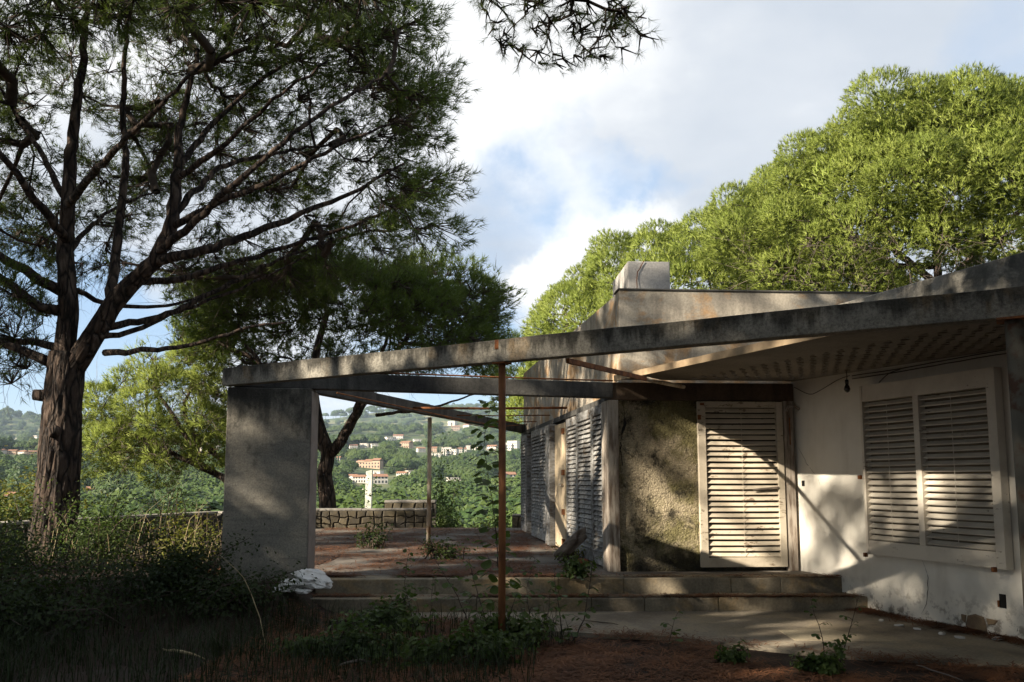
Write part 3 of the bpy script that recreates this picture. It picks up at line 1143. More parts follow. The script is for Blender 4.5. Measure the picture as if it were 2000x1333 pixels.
# cables under the canopy and the dead bulb
cab = MB()
for dz, o in ((2.735, .012), (2.70, .012)):
    cab.tube(jitter_line([(*on_white(9.7, o), dz - .01), (*on_white(9.0, o), dz - .015), (*on_white(7.9, o), dz), (*on_white(6.2, o), dz)], .003, .15), .006, 5)
cab.tube(catmull([(*on_white(10.68, .02), 2.70), (*on_white(10.4, .03), 2.58), (*on_white(10.2, .05), 2.60), (*on_white(9.9, .04), 2.70), (*on_white(9.72, .03), 2.73)], .06), .005, 5)
cab.tube(catmull([(*on_white(9.3, .02), 2.60), (*on_white(9.15, .03), 2.68), (*on_white(9.0, .02), 2.71)], .05), .005, 5)
cab.tube(catmull([(*on_white(7.75, .012), 2.48), (*on_white(6.5, .012), 2.48)], .3), .008, 5)
cab.build('cable', M['cable'], house)
lamp = thing('hanging_bulb', 'blackened bare light bulb hanging from its cable under the canopy', 'light bulb', (*on_white(9.62, .17), 2.55))
lx, ly = on_white(9.62, .17)
MB().tube([(lx, ly, 2.782), (lx + .004, ly, 2.70), (lx, ly, 2.66)], .006, 6).build('flex', M['cable'], lamp)
MB().tube([(lx, ly, 2.665), (lx, ly, 2.655), (lx, ly, 2.61)], [.014, .022, .02], 10).build('socket', M['lampblack'], lamp)
MB().tube([(lx, ly, 2.612), (lx, ly, 2.60), (lx, ly, 2.58), (lx, ly, 2.55), (lx, ly, 2.525), (lx, ly, 2.513)], [.016, .02, .03, .036, .026, .006], 12).build('bulb', M['lampblack'], lamp)

# ------------------------------------------------------------------ terrace and steps
TE0, TE1 = Vector((-4.6, 9.74, 0)), Vector((3.98, 10.02, 0))
tmb = MB().prism([(TE0.x, TE0.y + .42), (TE1.x - .06, TE1.y + .34), (3.9, 10.75), (3.6, 11), (8.0, 11.5), (8.0, 20.2), (-5.2, 20.2), (-5.0, 12.0)], -0.35, TZ)
ter = tmb.build('terrace', M['floor'])
structure(ter, 'raised concrete terrace covered with fallen pine needles')
# joints cut between the terrace bays
for i, (a, b) in enumerate((((-.2, 10.4), (-.9, 20)), ((-3.6, 13.1), (1.0, 13.0)), ((-3.2, 16.1), (.6, 16.0)), ((-.3, 11.6), (1.2, 11.7)))):
    MB().bar((a[0], a[1], TZ + .0005), (b[0], b[1], TZ + .0005), .012, .004).build('joint', M['crack'], ter)


def step_row(z0, z1, y_front, y_back, xs, name):
    k = (TE1.y - TE0.y) / (TE1.x - TE0.x)
    st = thing('step', name, 'step', (-1.0, y_front, z0))
    for i in range(len(xs) - 1):
        x0, x1 = xs[i] + .002, xs[i + 1] - .002
        dz = R.uniform(-.004, .003)
        yf = y_front + R.uniform(-.006, .006)
        mb = MB().prism([(x0, yf + k * (x0 + 4.6)), (x1, yf + k * (x1 + 4.6)), (x1, y_back + k * (x1 + 4.6)), (x0, y_back + k * (x0 + 4.6))], z0, z1 + dz)
        mb.build('step_block', M['step'], st, .012)
    return st


step_row(-.05, TZ - .002, 9.74, 10.155, [-2.30, -.9, .55, 1.32, 2.6, 3.2, 3.97], 'upper concrete step running along the terrace edge below the door')
step_row(-.05, .17, 9.35, 9.736, [-2.30, -.4, .9, 1.5, 2.35, 4.12], 'lower concrete step just above the concrete apron')

apron_pts = [(-1.3, 9.46), (-1.0, 9.1), (-.1, 8.75), (.35, 8.35), (.9, 8.15), (1.5, 8.05), (2.0, 7.7), (2.7, 7.2), (3.6, 6.9), (4.9, 6.6), (5.0, 6.75), (4.05, 9.55), (3.9, 9.66)]
ap = MB().prism(apron_pts, -.1, .022).build('apron_path', concrete('apron concrete', (.30, .26, .20), (.12, .095, .07), .7, 0, (.34, .28, .19), .6, .35, .01, 40, 1.1))
structure(ap, 'worn concrete apron at the foot of the steps')
MB().prism([at(1520, 1232, 8.35).to_tuple()[:2], (2.62, 7.85), (3.55, 7.75), (3.15, 8.4)], .0, .0265).build('patch', concrete('pale patch', (.36, .31, .22), (.25, .2, .14), .5, 0, None, 0, .3, .01, 40, 1.7), ap)

# ------------------------------------------------------------------ the pergola
perg = thing('pergola', 'weathered concrete pergola frame with a broad pier and rusty poles in front of the house', 'pergola', (-2.0, 10.5, 0))
kf = MB()
n = 30
vs, fs = [], []
for i in range(n + 1):                       # front beam, slightly ragged upper edge
    p = on_beam((BR - BL).length * i / n)
    j = lambda a: R.uniform(-a, a)
    zt = 2.768 + j(.005)
    for (o, z) in ((0.07, 2.566 + j(.003)), (-.07, 2.566), (-.07, zt), (.07, zt)):
        q = p + BN * o
        vs.append((q.x, q.y, z))
for i in range(n):
    for e in range(4):
        e2 = (e + 1) % 4
        fs.append((i * 4 + e, i * 4 + e2, (i + 1) * 4 + e2, (i + 1) * 4 + e))
fs += [(0, 3, 2, 1), (n * 4, n * 4 + 1, n * 4 + 2, n * 4 + 3)]
kf.add(vs, fs)
fbm = kf.build('front_beam', M['frontbeam'], perg, .006)
pr = MB().prism([(-3.27, 9.42), (-2.345, 9.58), (-2.345, 9.92), (-3.30, 9.78)], 0.0, 2.563).build('pier', M['pier'], perg, .012)
MB().prism([(-2.342, 9.585), (-2.334, 9.585), (-2.334, 9.915), (-2.342, 9.915)], .2, 2.53).build('pier_edge_trim', plain('pinkish edge render', (.29, .25, .225), (.21, .18, .16), 5), perg)
MB().bar((-3.22, 9.51, 2.668), (A.x - .05, A.y - .0, 2.645), .16, .20).build('cross_beam', M['beam_dark'], perg, .01)
MB().bar((-3.3, 9.95, 2.80), (C.x + .02, C.y - .06, 2.66), .14, .18).build('rear_beam', M['beam_dark'], perg, .01)


def pole(name, x, y, z0, z1, r, mat, plate, lab=None):
    o = MB().tube([(x, y, z0), (x + .004, y, (z0 + z1) / 2), (x, y, z1)], [r, r * 1.01, r], 14).build(name, mat, perg)
    if lab:
        o['label'] = lab
    if plate:
        MB().box((x, y, z1 + .006), (plate, plate, .014), math.atan2(BD.y, BD.x)).build('top_plate', M['rust'], o)
    return o


pb = on_beam(3.70)
pole('pole', pb.x, pb.y, -.05, 2.552, .033, M['rustlight'], .13, 'rusty orange steel pole under the middle of the front beam')
pole('pole', -1.50, 15.0, TZ - .02, 2.63, .038, M['polewhite'], None, 'slim chalky white pole under the rear beam')
pb2 = on_beam(7.70)
pole('pole', pb2.x, pb2.y, -.05, 2.552, .055, plain('flaking grey pole paint', (.085, .078, .062), (.06, .03, .018), 9, .5, .62, bump=.4), .2, 'thick flaking pole at the right end of the front beam')
q = on_beam(3.69)
MB().bar((q.x + BN.x * .072, q.y + BN.y * .072, 2.68), (q.x + BN.x * .072, q.y + BN.y * .072, 2.766), .042, .012).build('rust_plate', M['rust'], fbm)
for yy, x0, x1, rr in ((13.9, -1.83, .93, .020), (15.5, -1.21, .72, .010), (17.2, -.55, .52, .009)):
    MB().tube([(x0, yy, 2.71), ((x0 + x1) / 2, yy, 2.70), (x1, yy - .02, 2.71)], rr, 8).build('tie_bar', M['rust'], perg)
MB().tube(catmull([(-2.35, 11, 2.66), (-1.75, 12.8, 2.64), (-1.0, 14.8, 2.60), (-.4, 16.3, 2.58)], .3), .010, 6).build('sagging_bar', M['rustlight'], perg)
MB().tube(catmull([(-1.2, 14.9, 2.63), (-.55, 15.9, 2.52), (.3, 16.4, 2.60)], .3), .008, 6).build('sagging_bar', M['rustlight'], perg)
MB().tube(catmull([(-2.2, 9.75, 2.79), (-1.0, 10.05, 2.785), (.3, 10.35, 2.775), (1.3, 10.55, 2.77)], .3), .011, 6).build('tie_bar', M['rust'], perg)
MB().bar((.49, 7.20, 2.545), (1.50, 9.20, 2.63), .032, .045).build('diagonal_brace', M['rust'], perg)
MB().tube([(1.50, 9.20, 2.628), (1.9, 9.95, 2.66), (2.2, 10.5, 2.685)], .026, 10).build('brace_pipe', M['polewhite'], perg)

# ------------------------------------------------------------------ the low garden wall
stone_meshes = []


def poly_stone(P, outline, depth, parent):
    """one rough stone: outline in wall coordinates, pillowed face"""
    n = len(outline)
    cx = sum(p[0] for p in outline) / n
    cz = sum(p[1] for p in outline) / n
    dd = depth * R.uniform(.6, 1.25)
    ring0 = [P(s, z, -.01) for s, z in outline]
    ring1 = [P(cx + (s - cx) * .97, cz + (z - cz) * .97, dd * .6) for s, z in outline]
    ring2 = [P(cx + (s - cx) * .80, cz + (z - cz) * .78, dd * R.uniform(.85, 1.1)) for s, z in outline]
    fs = [tuple(range(2 * n, 3 * n))]
    for r in range(2):
        fs += [(r * n + i, r * n + (i + 1) % n, (r + 1) * n + (i + 1) % n, (r + 1) * n + i) for i in range(n)]
    MB().add(ring0 + ring1 + ring2, fs).build('stone', M['stone'], parent)


def stone_wall(name, label, a, b, z0, z1, thick, rows, cellw, cop=.05, stones=True, group=None, overhang=.04):
    a, b = Vector((a[0], a[1], 0)), Vector((b[0], b[1], 0))
    d = (b - a)
    L = d.length
    d.normalize()
    nrm = Vector((d.y, -d.x, 0))
    w = thing(name, label, 'wall', (a.x, a.y, z0), group)
    P = lambda s, z, o: tuple(a + d * s + nrm * o + Vector((0, 0, z)))
    MB().prism([P(0, 0, 0)[:2], P(L, 0, 0)[:2], P(L, 0, -thick)[:2], P(0, 0, -thick)[:2]], z0, z1 - cop).build('core', M['mortar'], w)
    nc = max(1, int(L / 1.6))
    for i in range(nc):
        s0, s1 = L * i / nc + .004, L * (i + 1) / nc - .004
        MB().prism([P(s0, 0, overhang)[:2], P(s1, 0, overhang)[:2], P(s1, 0, -thick - overhang)[:2], P(s0, 0, -thick - overhang)[:2]],
                   z1 - cop + .001, z1 + R.uniform(-.006, .006)).build('coping_slab', M['coping'], w, .01)
    if stones:
        H = (z1 - cop - z0) / rows
        nn = int(L / cellw)
        # shared jittered lattice so stones fit together
        lat = {}

        def node(r, k):
            if (r, k) not in lat:
                jz = 0 if r in (0, rows) else R.uniform(-.33, .33) * H
                lat[(r, k)] = (min(max((k * .5 + R.uniform(-.17, .17)) * cellw, 0.0), L), z0 + r * H + jz)
            return lat[(r, k)]
        for r in range(rows):
            k = -(r % 2)
            while k < 2 * nn:
                span = 2 if R.random() < .8 else 3
                bot = [node(r, max(0, kk)) for kk in range(k, k + span + 1)]
                top = [node(r + 1, max(0, kk)) for kk in range(k, k + span + 1)]
                o = bot + top[::-1]
                cx = sum(q[0] for q in o) / len(o)
                cz = sum(q[1] for q in o) / len(o)
                o = [(cx + (s - cx) * .93, cz + (z - cz) * .91) for s, z in o]
                if max(q[0] for q in o) - min(q[0] for q in o) > .08:
                    poly_stone(P, o, .05, w)
                k += span
    return w


stone_wall('garden_wall', 'low field stone wall with cement coping closing the terrace', (-5.3, 19.9), (-1.95, 20.3), TZ - .05, .81, .35, 3, .21)
stone_wall('garden_wall', 'dark low wall with pale coping running behind the bramble bank to the thick pine', (-8.9, 12.4), (-6.55, 18.5), -.3, .80, .3, 4, .3, stones=True)
stone_wall('garden_wall', 'short low wall end hidden behind the broad pier', (-6.5, 18.6), (-5.35, 19.88), -.3, .80, .3, 3, .3, stones=False)
stone_wall('low_wall', 'short stone wall stub beyond the far corner of the house', (.0, 21.3), (1.6, 21.1), 0.0, .62, .3, 2, .3)
bb = stone_wall('brick_block', 'small dark masonry block standing behind the low terrace wall', (-3.25, 21.2), (-1.95, 21.25), .05, .98, .5, 5, .22, cop=.06)
cp = thing('concrete_post', 'white square concrete post leaning slightly beyond the terrace wall', 'post', (-5.2, 30.0, -2.6))
MB().add([(-5.33, 29.87, -2.7), (-5.07, 29.87, -2.7), (-5.07, 30.13, -2.7), (-5.33, 30.13, -2.7), (-5.27, 29.9, 1.80), (-5.05, 29.9, 1.86), (-5.05, 30.1, 1.86), (-5.27, 30.1, 1.80)],
         [(3, 2, 1, 0), (4, 5, 6, 7), (0, 1, 5, 4), (1, 2, 6, 5), (2, 3, 7, 6), (3, 0, 4, 7)]).build('shaft', plain('pale mossy post', (.62, .61, .55), (.34, .38, .28), 3, .5, .7), cp, .01)

# ------------------------------------------------------------------ loose things


def lump(name, label, cat, c, size, mat, seed, flat=1.0, rz=0.0, tilt=0.0, sub=2, rough=.25, group=None):
    """irregular broken piece: icosphere squashed and chipped"""
    bm_v, bm_f = ico(sub)
    r = np.random.default_rng(seed)
    off_ = r.uniform(0, 50, 3)
    vs = []
    for v in bm_v:
        k = 1 + rough * mnoise.noise(Vector(v) * 1.6 + Vector(off_)) + rough * .5 * mnoise.noise(Vector(v) * 4 + Vector(off_))
        x, y, z = v[0] * k, v[1] * k, max(min(v[2] * k, .62), -.62) * 1.5
        vs.append((x * size[0] / 2, y * size[1] / 2, z * size[2] / 2))
    o = MB().add(vs, bm_f).build(name, mat)
    o.location = c
    o.rotation_euler = (tilt, tilt * .5, rz)
    return tag(o, label, cat, group)


_ico = {}


def ico(sub):
    if sub in _ico:
        return _ico[sub]
    t = (1 + 5 ** .5) / 2
    v = [(-1, t, 0), (1, t, 0), (-1, -t, 0), (1, -t, 0), (0, -1, t), (0, 1, t), (0, -1, -t), (0, 1, -t), (t, 0, -1), (t, 0, 1), (-t, 0, -1), (-t, 0, 1)]
    v = [tuple(Vector(p).normalized()) for p in v]
    f = [(0, 11, 5), (0, 5, 1), (0, 1, 7), (0, 7, 10), (0, 10, 11), (1, 5, 9), (5, 11, 4), (11, 10, 2), (10, 7, 6), (7, 1, 8),
         (3, 9, 4), (3, 4, 2), (3, 2, 6), (3, 6, 8), (3, 8, 9), (4, 9, 5), (2, 4, 11), (6, 2, 10), (8, 6, 7), (9, 8, 1)]
    for _ in range(sub):
        mid, nf = {}, []

        def mp(a, b):
            k = (min(a, b), max(a, b))
            if k not in mid:
                v.append(tuple(((Vector(v[a]) + Vector(v[b])) / 2).normalized()))
                mid[k] = len(v) - 1
            return mid[k]
        for a, b, c in f:
            ab, bc, ca = mp(a, b), mp(b, c), mp(c, a)
            nf += [(a, ab, ca), (b, bc, ab), (c, ca, bc), (ab, bc, ca)]
        f = nf
    _ico[sub] = (v, f)
    return _ico[sub]


rp = at(618, 1128, 9.2)
lump('rubble_slab', 'largest white plaster slab, lying tilted on top of the rubble below the pier', 'rubble', (rp.x - .03, rp.y, .42), (.40, .38, .10), M['rubble'], 3, rz=.5, tilt=.32, sub=3, rough=.4)
lump('rubble_slab', 'thin white plaster slab lying under the largest one', 'rubble', (rp.x - .22, rp.y + .02, .365), (.38, .34, .07), M['rubble'], 4, rz=-.3, tilt=.06, sub=3, rough=.4)
lump('rubble_slab', 'lowest white plaster piece at the left of the rubble', 'rubble', (rp.x - .28, rp.y - .06, .325), (.34, .3, .06), M['rubble'], 7, rz=.9, tilt=-.05, sub=3, rough=.4)
lump('rubble_slab', 'small white plaster chip in front of the rubble', 'rubble', (rp.x - .10, rp.y - .16, .31), (.17, .12, .05), M['rubble'], 9, rz=.2, sub=2, rough=.4)
lg = at(1118, 1066, 11.7)
lump('dry_log', 'thick grey piece of dry wood leaning against the side shutters', 'log', (lg.x - .02, lg.y, TZ + .25), (.52, .20, .18), M['log'], 15, rz=-.25, sub=3, rough=.35)
bpy.data.objects['dry_log'].rotation_euler = (0.1, -.75, -.15)
lump('brick_piece', 'broken red brick lying beside the dry log', 'brick', (lg.x + .10, lg.y - .25, TZ + .04), (.24, .12, .09), plain('broken brick', (.28, .10, .06), (.16, .06, .04), 6), 21, rz=.2, sub=1)
for k, (px, py, Y, s, lab) in enumerate(((1755, 1205, 8.6, .06, 'largest pale plaster crumb on the apron below the window'), (1840, 1236, 8.15, .07, 'pale plaster crumb nearest the bare stones'),
                                         (1790, 1215, 8.4, .05, 'small pale plaster crumb midway along the white wall foot'), (1950, 1243, 7.9, .08, 'flat pale plaster crumb at the right end of the white wall foot'),
                                         (1720, 1190, 8.9, .05, 'small pale plaster crumb near the lower step end'), (1875, 1252, 7.95, .06, 'pale plaster crumb lying forward of the bare stones'))):
    q = at(px, py, Y)
    lump('plaster_crumb', lab, 'rubble', (q.x, q.y, .03), (s * 1.6, s, s * .4), M['rubble'], 30 + k, rz=k * 1.1, sub=1, group='plaster crumbs along the white wall')

# ------------------------------------------------------------------ trees
def unit(v):
    return v / np.maximum(np.linalg.norm(v, axis=-1, keepdims=True), 1e-9)


def rand_dirs(n):
    return unit(rng.normal(size=(n, 3)))


def tufts(pos, dirs, n_needles, length, width, spread, droop=0.0):
    """needle brushes: pos/dirs (m,3) -> verts, triangles"""
    m = len(pos)
    P = np.repeat(pos, n_needles, 0)
    D = np.repeat(dirs, n_needles, 0)
    k = m * n_needles
    rd = rand_dirs(k)
    a = rng.uniform(0.05, 1.0, (k, 1)) ** 0.7 * spread
    d = unit(D * np.cos(a) + unit(rd - D * np.sum(rd * D, -1, keepdims=True)) * np.sin(a))
    d[:, 2] -= droop
    d = unit(d)
    L = length * rng.uniform(0.65, 1.15, (k, 1))
    base = P + D * rng.uniform(-0.35, 0.35, (k, 1)) * length
    side = unit(np.cross(d, rand_dirs(k))) * width / 2
    V = np.stack([base - side, base + side, base + d * L], 1).reshape(-1, 3)
    T = np.arange(k * 3).reshape(-1, 3)
    return V, T


def edge_tubes(P0, P1, r0, r1, sides):
    d = unit(P1 - P0)
    ref = np.where(np.abs(d[:, 2:3]) < 0.9, np.array([[0, 0, 1.0]]), np.array([[1.0, 0, 0]]))
    u = unit(np.cross(d, ref))
    w = np.cross(d, u)
    vs = []
    for k in range(sides):
        a = 2 * PI * k / sides
        o = u * math.cos(a) + w * math.sin(a)
        vs.append(P0 + o * r0[:, None])
    for k in range(sides):
        a = 2 * PI * k / sides
        o = u * math.cos(a) + w * math.sin(a)
        vs.append(P1 + d * r1[:, None] * .5 + o * r1[:, None])
    V = np.stack(vs, 1)
    n = len(P0)
    base = np.arange(n)[:, None] * 2 * sides
    fs = []
    for k in range(sides):
        k2 = (k + 1) % sides
        fs.append(base + np.array([[k, k2, sides + k2, sides + k]]))
    return V.reshape(-1, 3), np.concatenate(fs, 0)


def bark_disp(seed, amp):
    r = np.random.default_rng(seed)
    o = r.uniform(0, 30)

    def f(a, i, p, rad):
        q = Vector((math.cos(a) * 2.6, math.sin(a) * 2.6, p.z * .9 + o))
        n1 = mnoise.noise(q)
        n2 = mnoise.noise(Vector((math.cos(a) * 6.5, math.sin(a) * 6.5, p.z * 2.6 + o)))
        n3 = mnoise.noise(Vector((math.cos(a) * 4.2, math.sin(a) * 4.2, p.z * 1.5 + o * 2)))
        ridge = min(abs(n1), abs(n3) * .9) * 5.0
        return rad * (1 + amp * (min(ridge, 1.0) - .6) + amp * .6 * n2)
    return f


class Tree:
    def __init__(self, name, label, base, limbs, center, radii, group=None, bark_sides=26, bark_amp=.07, mat='needle', cat='pine tree', rmax=None):
        """limbs: list of (points, r_start, r_end); first is the trunk"""
        self.root = thing(name, label, cat, base, group)
        self.center = np.array(center, float)
        self.radii = np.array(radii, float)
        self.mat = M[mat]
        nodes, par, rad = [], [], []
        tr = MB()
        for li, (pts, ra, rb) in enumerate(limbs):
            q = catmull(pts, .07 if li == 0 else .15)
            n = len(q)
            rr = [ra + (rb - ra) * (i / (n - 1)) ** .85 for i in range(n)]
            if li == 0:                       # root flare
                rr = [r * (1 + .35 * math.exp(-(q[i].z - q[0].z) / .28)) for i, r in enumerate(rr)]
            sides = bark_sides if ra > .14 else (12 if ra > .06 else 8)
            if li > 0:
                for i in range(2, n - 1):
                    q[i] = q[i] + Vector((R.gauss(0, .012), R.gauss(0, .012), R.gauss(0, .012)))
            tr.tube(q, rr, sides, bark_disp(li + int(abs(base[0]) * 7), bark_amp if ra > .1 else .04))
            idx0 = len(nodes)
            if li == 0:
                p0 = -1
            else:
                dd = [(Vector(nd) - q[0]).length for nd in nodes]
                p0 = int(np.argmin(dd))
            for i, p in enumerate(q[::2] if n > 6 else q):
                nodes.append(tuple(p))
                par.append(p0 if i == 0 else len(nodes) - 2)
                rad.append(rr[min(2 * i, n - 1)])
        self.trunk = tr.build('trunk', M['bark'], self.root)
        self.nodes = np.array(nodes)
        self.par = list(par)
        self.skel_r = list(rad)
        self.nskel = len(nodes)

    def shell(self, n, zmin=-.3, inner=.78, front_zmin=None, lump=.12, accept=None, spacing=0.0):
        """clump centres on the crown's outer shell"""
        out, dirs = [], []
        tries = 0
        while len(out) < n and tries < n * 60:
            tries += 1
            d = rand_dirs(1)[0]
            if d[2] < zmin:
                continue
            if front_zmin is not None and d[1] < -.25 and d[2] < front_zmin:
                continue
            s = rng.uniform(inner, 1.0)
            nz = mnoise.noise(Vector(d * 2.1) + Vector((self.center[0], 0, 0)))
            p = self.center + d * self.radii * s * (1 + lump * 1.6 * nz)
            if accept is not None and not accept(p, d):
                continue
            if spacing and out:
                if np.min(np.linalg.norm(np.array(out) - p, axis=1)) < spacing:
                    continue
            out.append(p)
            dirs.append(d)
        return np.array(out), np.array(dirs)

    def puffs(self, P, D, per, r, up=.2):
        """break the outline into big rounded heads of several pads each"""
        T, TD = [], []
        for p, d in zip(P, D):
            s = r * rng.uniform(.75, 1.2)
            got = 0
            while got < per:
                v = rand_dirs(1)[0]
                if np.dot(v, d) < -.15 and v[2] < .3:
                    continue
                v = unit((v + np.array([0, 0, up]))[None])[0]
                T.append(p + v * s * rng.uniform(.8, 1.0) * np.array([1, 1, .9]))
                TD.append(v)
                got += 1
        return np.array(T), np.array(TD)

    def heads(self, P, D, rho, per_m2, n_needles, length, width, spread=.85, up=.35, inside=.8):
        """crown surface as a union of rounded heads, brushed all over with needles"""
        m = len(P)
        rr = rho * rng.uniform(.65, 1.4, m)
        pos, nor, hd = [], [], []
        for i in range(m):
            k = int(4 * PI * rr[i] ** 2 * per_m2)
            v = rand_dirs(k)
            v = v[(v @ D[i] > -.35) | (v[:, 2] > .55)]
            q = P[i] + v * rr[i] * np.array([1, 1, .9]) * rng.uniform(.76, 1.07, (len(v), 1))
            dd = np.linalg.norm(P - P[i], axis=1)
            for j in np.nonzero((dd < rr + rr[i]) & (dd > 0))[0]:
                keep = np.linalg.norm(q - P[j], axis=1) > rr[j] * inside
                q, v = q[keep], v[keep]
            pos.append(q)
            nor.append(v)
        pos, nor = np.concatenate(pos), np.concatenate(nor)
        T = unit(nor * .75 + np.array([0, 0, up]) + rng.normal(size=nor.shape) * .28)
        V, F_ = tufts(pos, T, n_needles, length, width, spread)
        nn = unit(nor + np.array([0, 0, .15]) + rng.normal(size=nor.shape) * .38)
        self.puffy = True
        self.cV = getattr(self, 'cV', None) or []
        self.cN = getattr(self, 'cN', None) or []
        self.cV.append(V)
        self.cN.append(np.repeat(nn, n_needles * 3, 0))

    def grow(self, targets, tdirs, step=.4, wob=.05, r_tip=.012, rmax=.16, sag=0.0):
        N = np.zeros((len(self.nodes) + len(targets) * 40, 3))
        n = len(self.nodes)
        N[:n] = self.nodes
        Dn = np.zeros_like(N)
        for i in range(n):
            if self.par[i] >= 0:
                Dn[i] = N[i] - N[self.par[i]]
        Dn[:n] = unit(Dn[:n])
        start = N[:n].copy()
        order = np.argsort([np.min(np.linalg.norm(start - t, axis=1)) for t in targets])
        self.tips = {}
        ok = np.ones(len(N), bool)
        ok[0:max(2, int(self.trunk_skip))] = False
        for ti in order:
            t = targets[ti]
            v = t - N[:n]
            d = np.linalg.norm(v, axis=1)
            cs = np.sum(v * Dn[:n], 1) / np.maximum(d, 1e-6)
            cost = d * (1.45 - .45 * cs) + np.where(ok[:n], 0, 1e6)
            j = int(np.argmin(cost))
            p0, L = N[j], d[j]
            od = unit((tdirs[ti] * .7 + np.array([0, 0, .55]))[None])[0]
            p1 = p0 + unit((Dn[j] * .6 + v[j] / max(L, 1e-6))[None])[0] * L * .35
            p2 = t - od * L * .28
            k = max(2, int(L / step))
            last = j
            for s in range(1, k + 1):
                u = s / k
                p = (1 - u) ** 3 * p0 + 3 * (1 - u) ** 2 * u * p1 + 3 * (1 - u) * u * u * p2 + u ** 3 * t
                if s < k:
                    p = p + rng.normal(size=3) * wob
                    p[2] -= sag * math.sin(PI * u) * L * .2
                if n >= len(N):
                    break
                N[n] = p
                Dn[n] = unit((p - N[last])[None])[0]
                self.par.append(last)
                last = n
                n += 1
            self.tips[ti] = last
        self.N = N[:n]
        self.Dn = Dn[:n]
        cnt = np.zeros(n)
        for ti, l in self.tips.items():
            cnt[l] += 1
        for i in range(n - 1, 0, -1):
            if self.par[i] >= 0:
                cnt[self.par[i]] += cnt[i]
        r = np.minimum(r_tip * np.maximum(cnt, 1) ** .5, rmax)
        self.r = r
        idx = np.array([i for i in range(self.nskel, n)], int)
        pa = np.array([self.par[i] for i in idx], int)
        rp = np.minimum(np.where(pa < self.nskel, r[idx] * 1.15, r[pa]), r[idx] * 1.35)
        parts = []
        thick = r[idx] > .03
        V1, F1 = edge_tubes(self.N[pa][thick], self.N[idx][thick], rp[thick], r[idx][thick], 7)
        V2, F2 = edge_tubes(self.N[pa][~thick], self.N[idx][~thick], rp[~thick], r[idx][~thick], 3)
        self.bV = [V1, V2]
        self.bF = [F1, F2]

    trunk_skip = 6
    puffy = False

    def add_edges(self, P0, P1, r0, r1, sides=3):
        V, Fc = edge_tubes(P0, P1, r0, r1, sides)
        self.bV.append(V)
        self.bF.append(Fc)

    def clumps(self, targets, tdirs, rc, nsub, per, n_needles, length, width, spread=.75, flat=.75, up=.35, down=-.35, fill=.55):
        """pads of needle brushes round each clump centre"""
        m = len(targets)
        k = m * nsub
        C0 = np.repeat(targets, nsub, 0)
        D0 = np.repeat(tdirs, nsub, 0)
        d = rand_dirs(k * 3)
        D3 = np.repeat(D0, 3, 0)
        keep = (np.sum(d * D3, -1) > down).reshape(-1, 3)
        pick = np.argmax(keep, 1)
        d = d.reshape(-1, 3, 3)[np.arange(k), pick]
        rr = rc * rng.uniform(.7, 1.25, (m, 1)).repeat(nsub, 0).reshape(-1, 1) * rng.uniform(fill, 1.0, (k, 1))
        S = C0 + d * rr * np.array([1, 1, flat])
        stem = C0 - D0 * rc * .45
        # twigs
        w0 = np.full(k, .008)
        self.add_edges(stem, S, w0 * 1.2, w0 * .5)
        P = np.repeat(S, per, 0) + rng.normal(size=(k * per, 3)) * rc * .12
        T = unit(np.repeat(d, per, 0) * .8 + np.repeat(D0, per, 0) * .35 + np.array([0, 0, up]) + rng.normal(size=(k * per, 3)) * .3)
        V, F_ = tufts(P, T, n_needles, length, width, spread)
        self.cV = getattr(self, 'cV', None) or []
        self.cV.append(V)
        if self.puffy:                       # needles in a pad catch the light as a body
            nn = unit(np.repeat(d, per, 0) * .8 + np.repeat(D0, per, 0) * .5 + rng.normal(size=(k * per, 3)) * .35)
            self.cN = getattr(self, 'cN', None) or []
            self.cN.append(np.repeat(nn, n_needles * 3, 0))

    def dead(self, n, lo=.4, hi=1.1, r=.006, region=None, down=0.2):
        """bare twigs: curved, forked"""
        ids = np.arange(self.nskel, len(self.N))
        ids = ids[self.r[ids] < .06]
        if region is not None:
            ids = ids[[region(p) for p in self.N[ids]]]
        if len(ids) == 0:
            return
        j = rng.choice(ids, n)
        self.dV = getattr(self, 'dV', None) or []

        def add(a, b, r0, r1):
            self.dV.append(edge_tubes(a, b, r0, r1, 3))
        P = self.N[j]
        d = unit(self.Dn[j] * .5 + rand_dirs(n) + np.array([0, 0, -down]))
        L = rng.uniform(lo, hi, (n, 1))
        bend = rand_dirs(n) * .5
        prev, pr = P, np.full(n, r)
        K = 4
        for s in range(1, K + 1):
            u = s / K
            q = P + d * L * u + bend * L * u * u * .6
            add(prev, q, pr, pr * .8)
            if s >= 2:
                d2 = unit(d + rand_dirs(n) * .9)
                q2 = q + d2 * L * .3
                add(q, q2, pr * .7, pr * .4)
            prev, pr = q, pr * .8

    def finish(self, twig='twig', dead_mat=None):
        o = 0
        q4, vs = [], []
        for V, Fc in zip(self.bV, self.bF):
            vs.append(V)
            q4.append(Fc + o)
            o += len(V)
        np_mesh('branches', np.concatenate(vs), np.concatenate(q4), M[twig], self.root, smooth=True)['kind'] = 'stuff'
        if getattr(self, 'cV', None):
            V = np.concatenate(self.cV)
            np_mesh('crown', V, np.arange(len(V)).reshape(-1, 3), self.mat, self.root, normals=np.concatenate(self.cN) if self.puffy else None)
        if getattr(self, 'dV', None):
            o, fs = 0, []
            for V, Fc in self.dV:
                fs.append(Fc + o)
                o += len(V)
            np_mesh('dead_twigs', np.concatenate([v for v, _ in self.dV]), np.concatenate(fs), M[dead_mat or 'twig'], self.root, smooth=True)['kind'] = 'stuff'
        self.N = self.bV = self.bF = self.cV = self.cN = self.dV = None


def AT(px, py, Y):
    return tuple(at(px, py, Y))


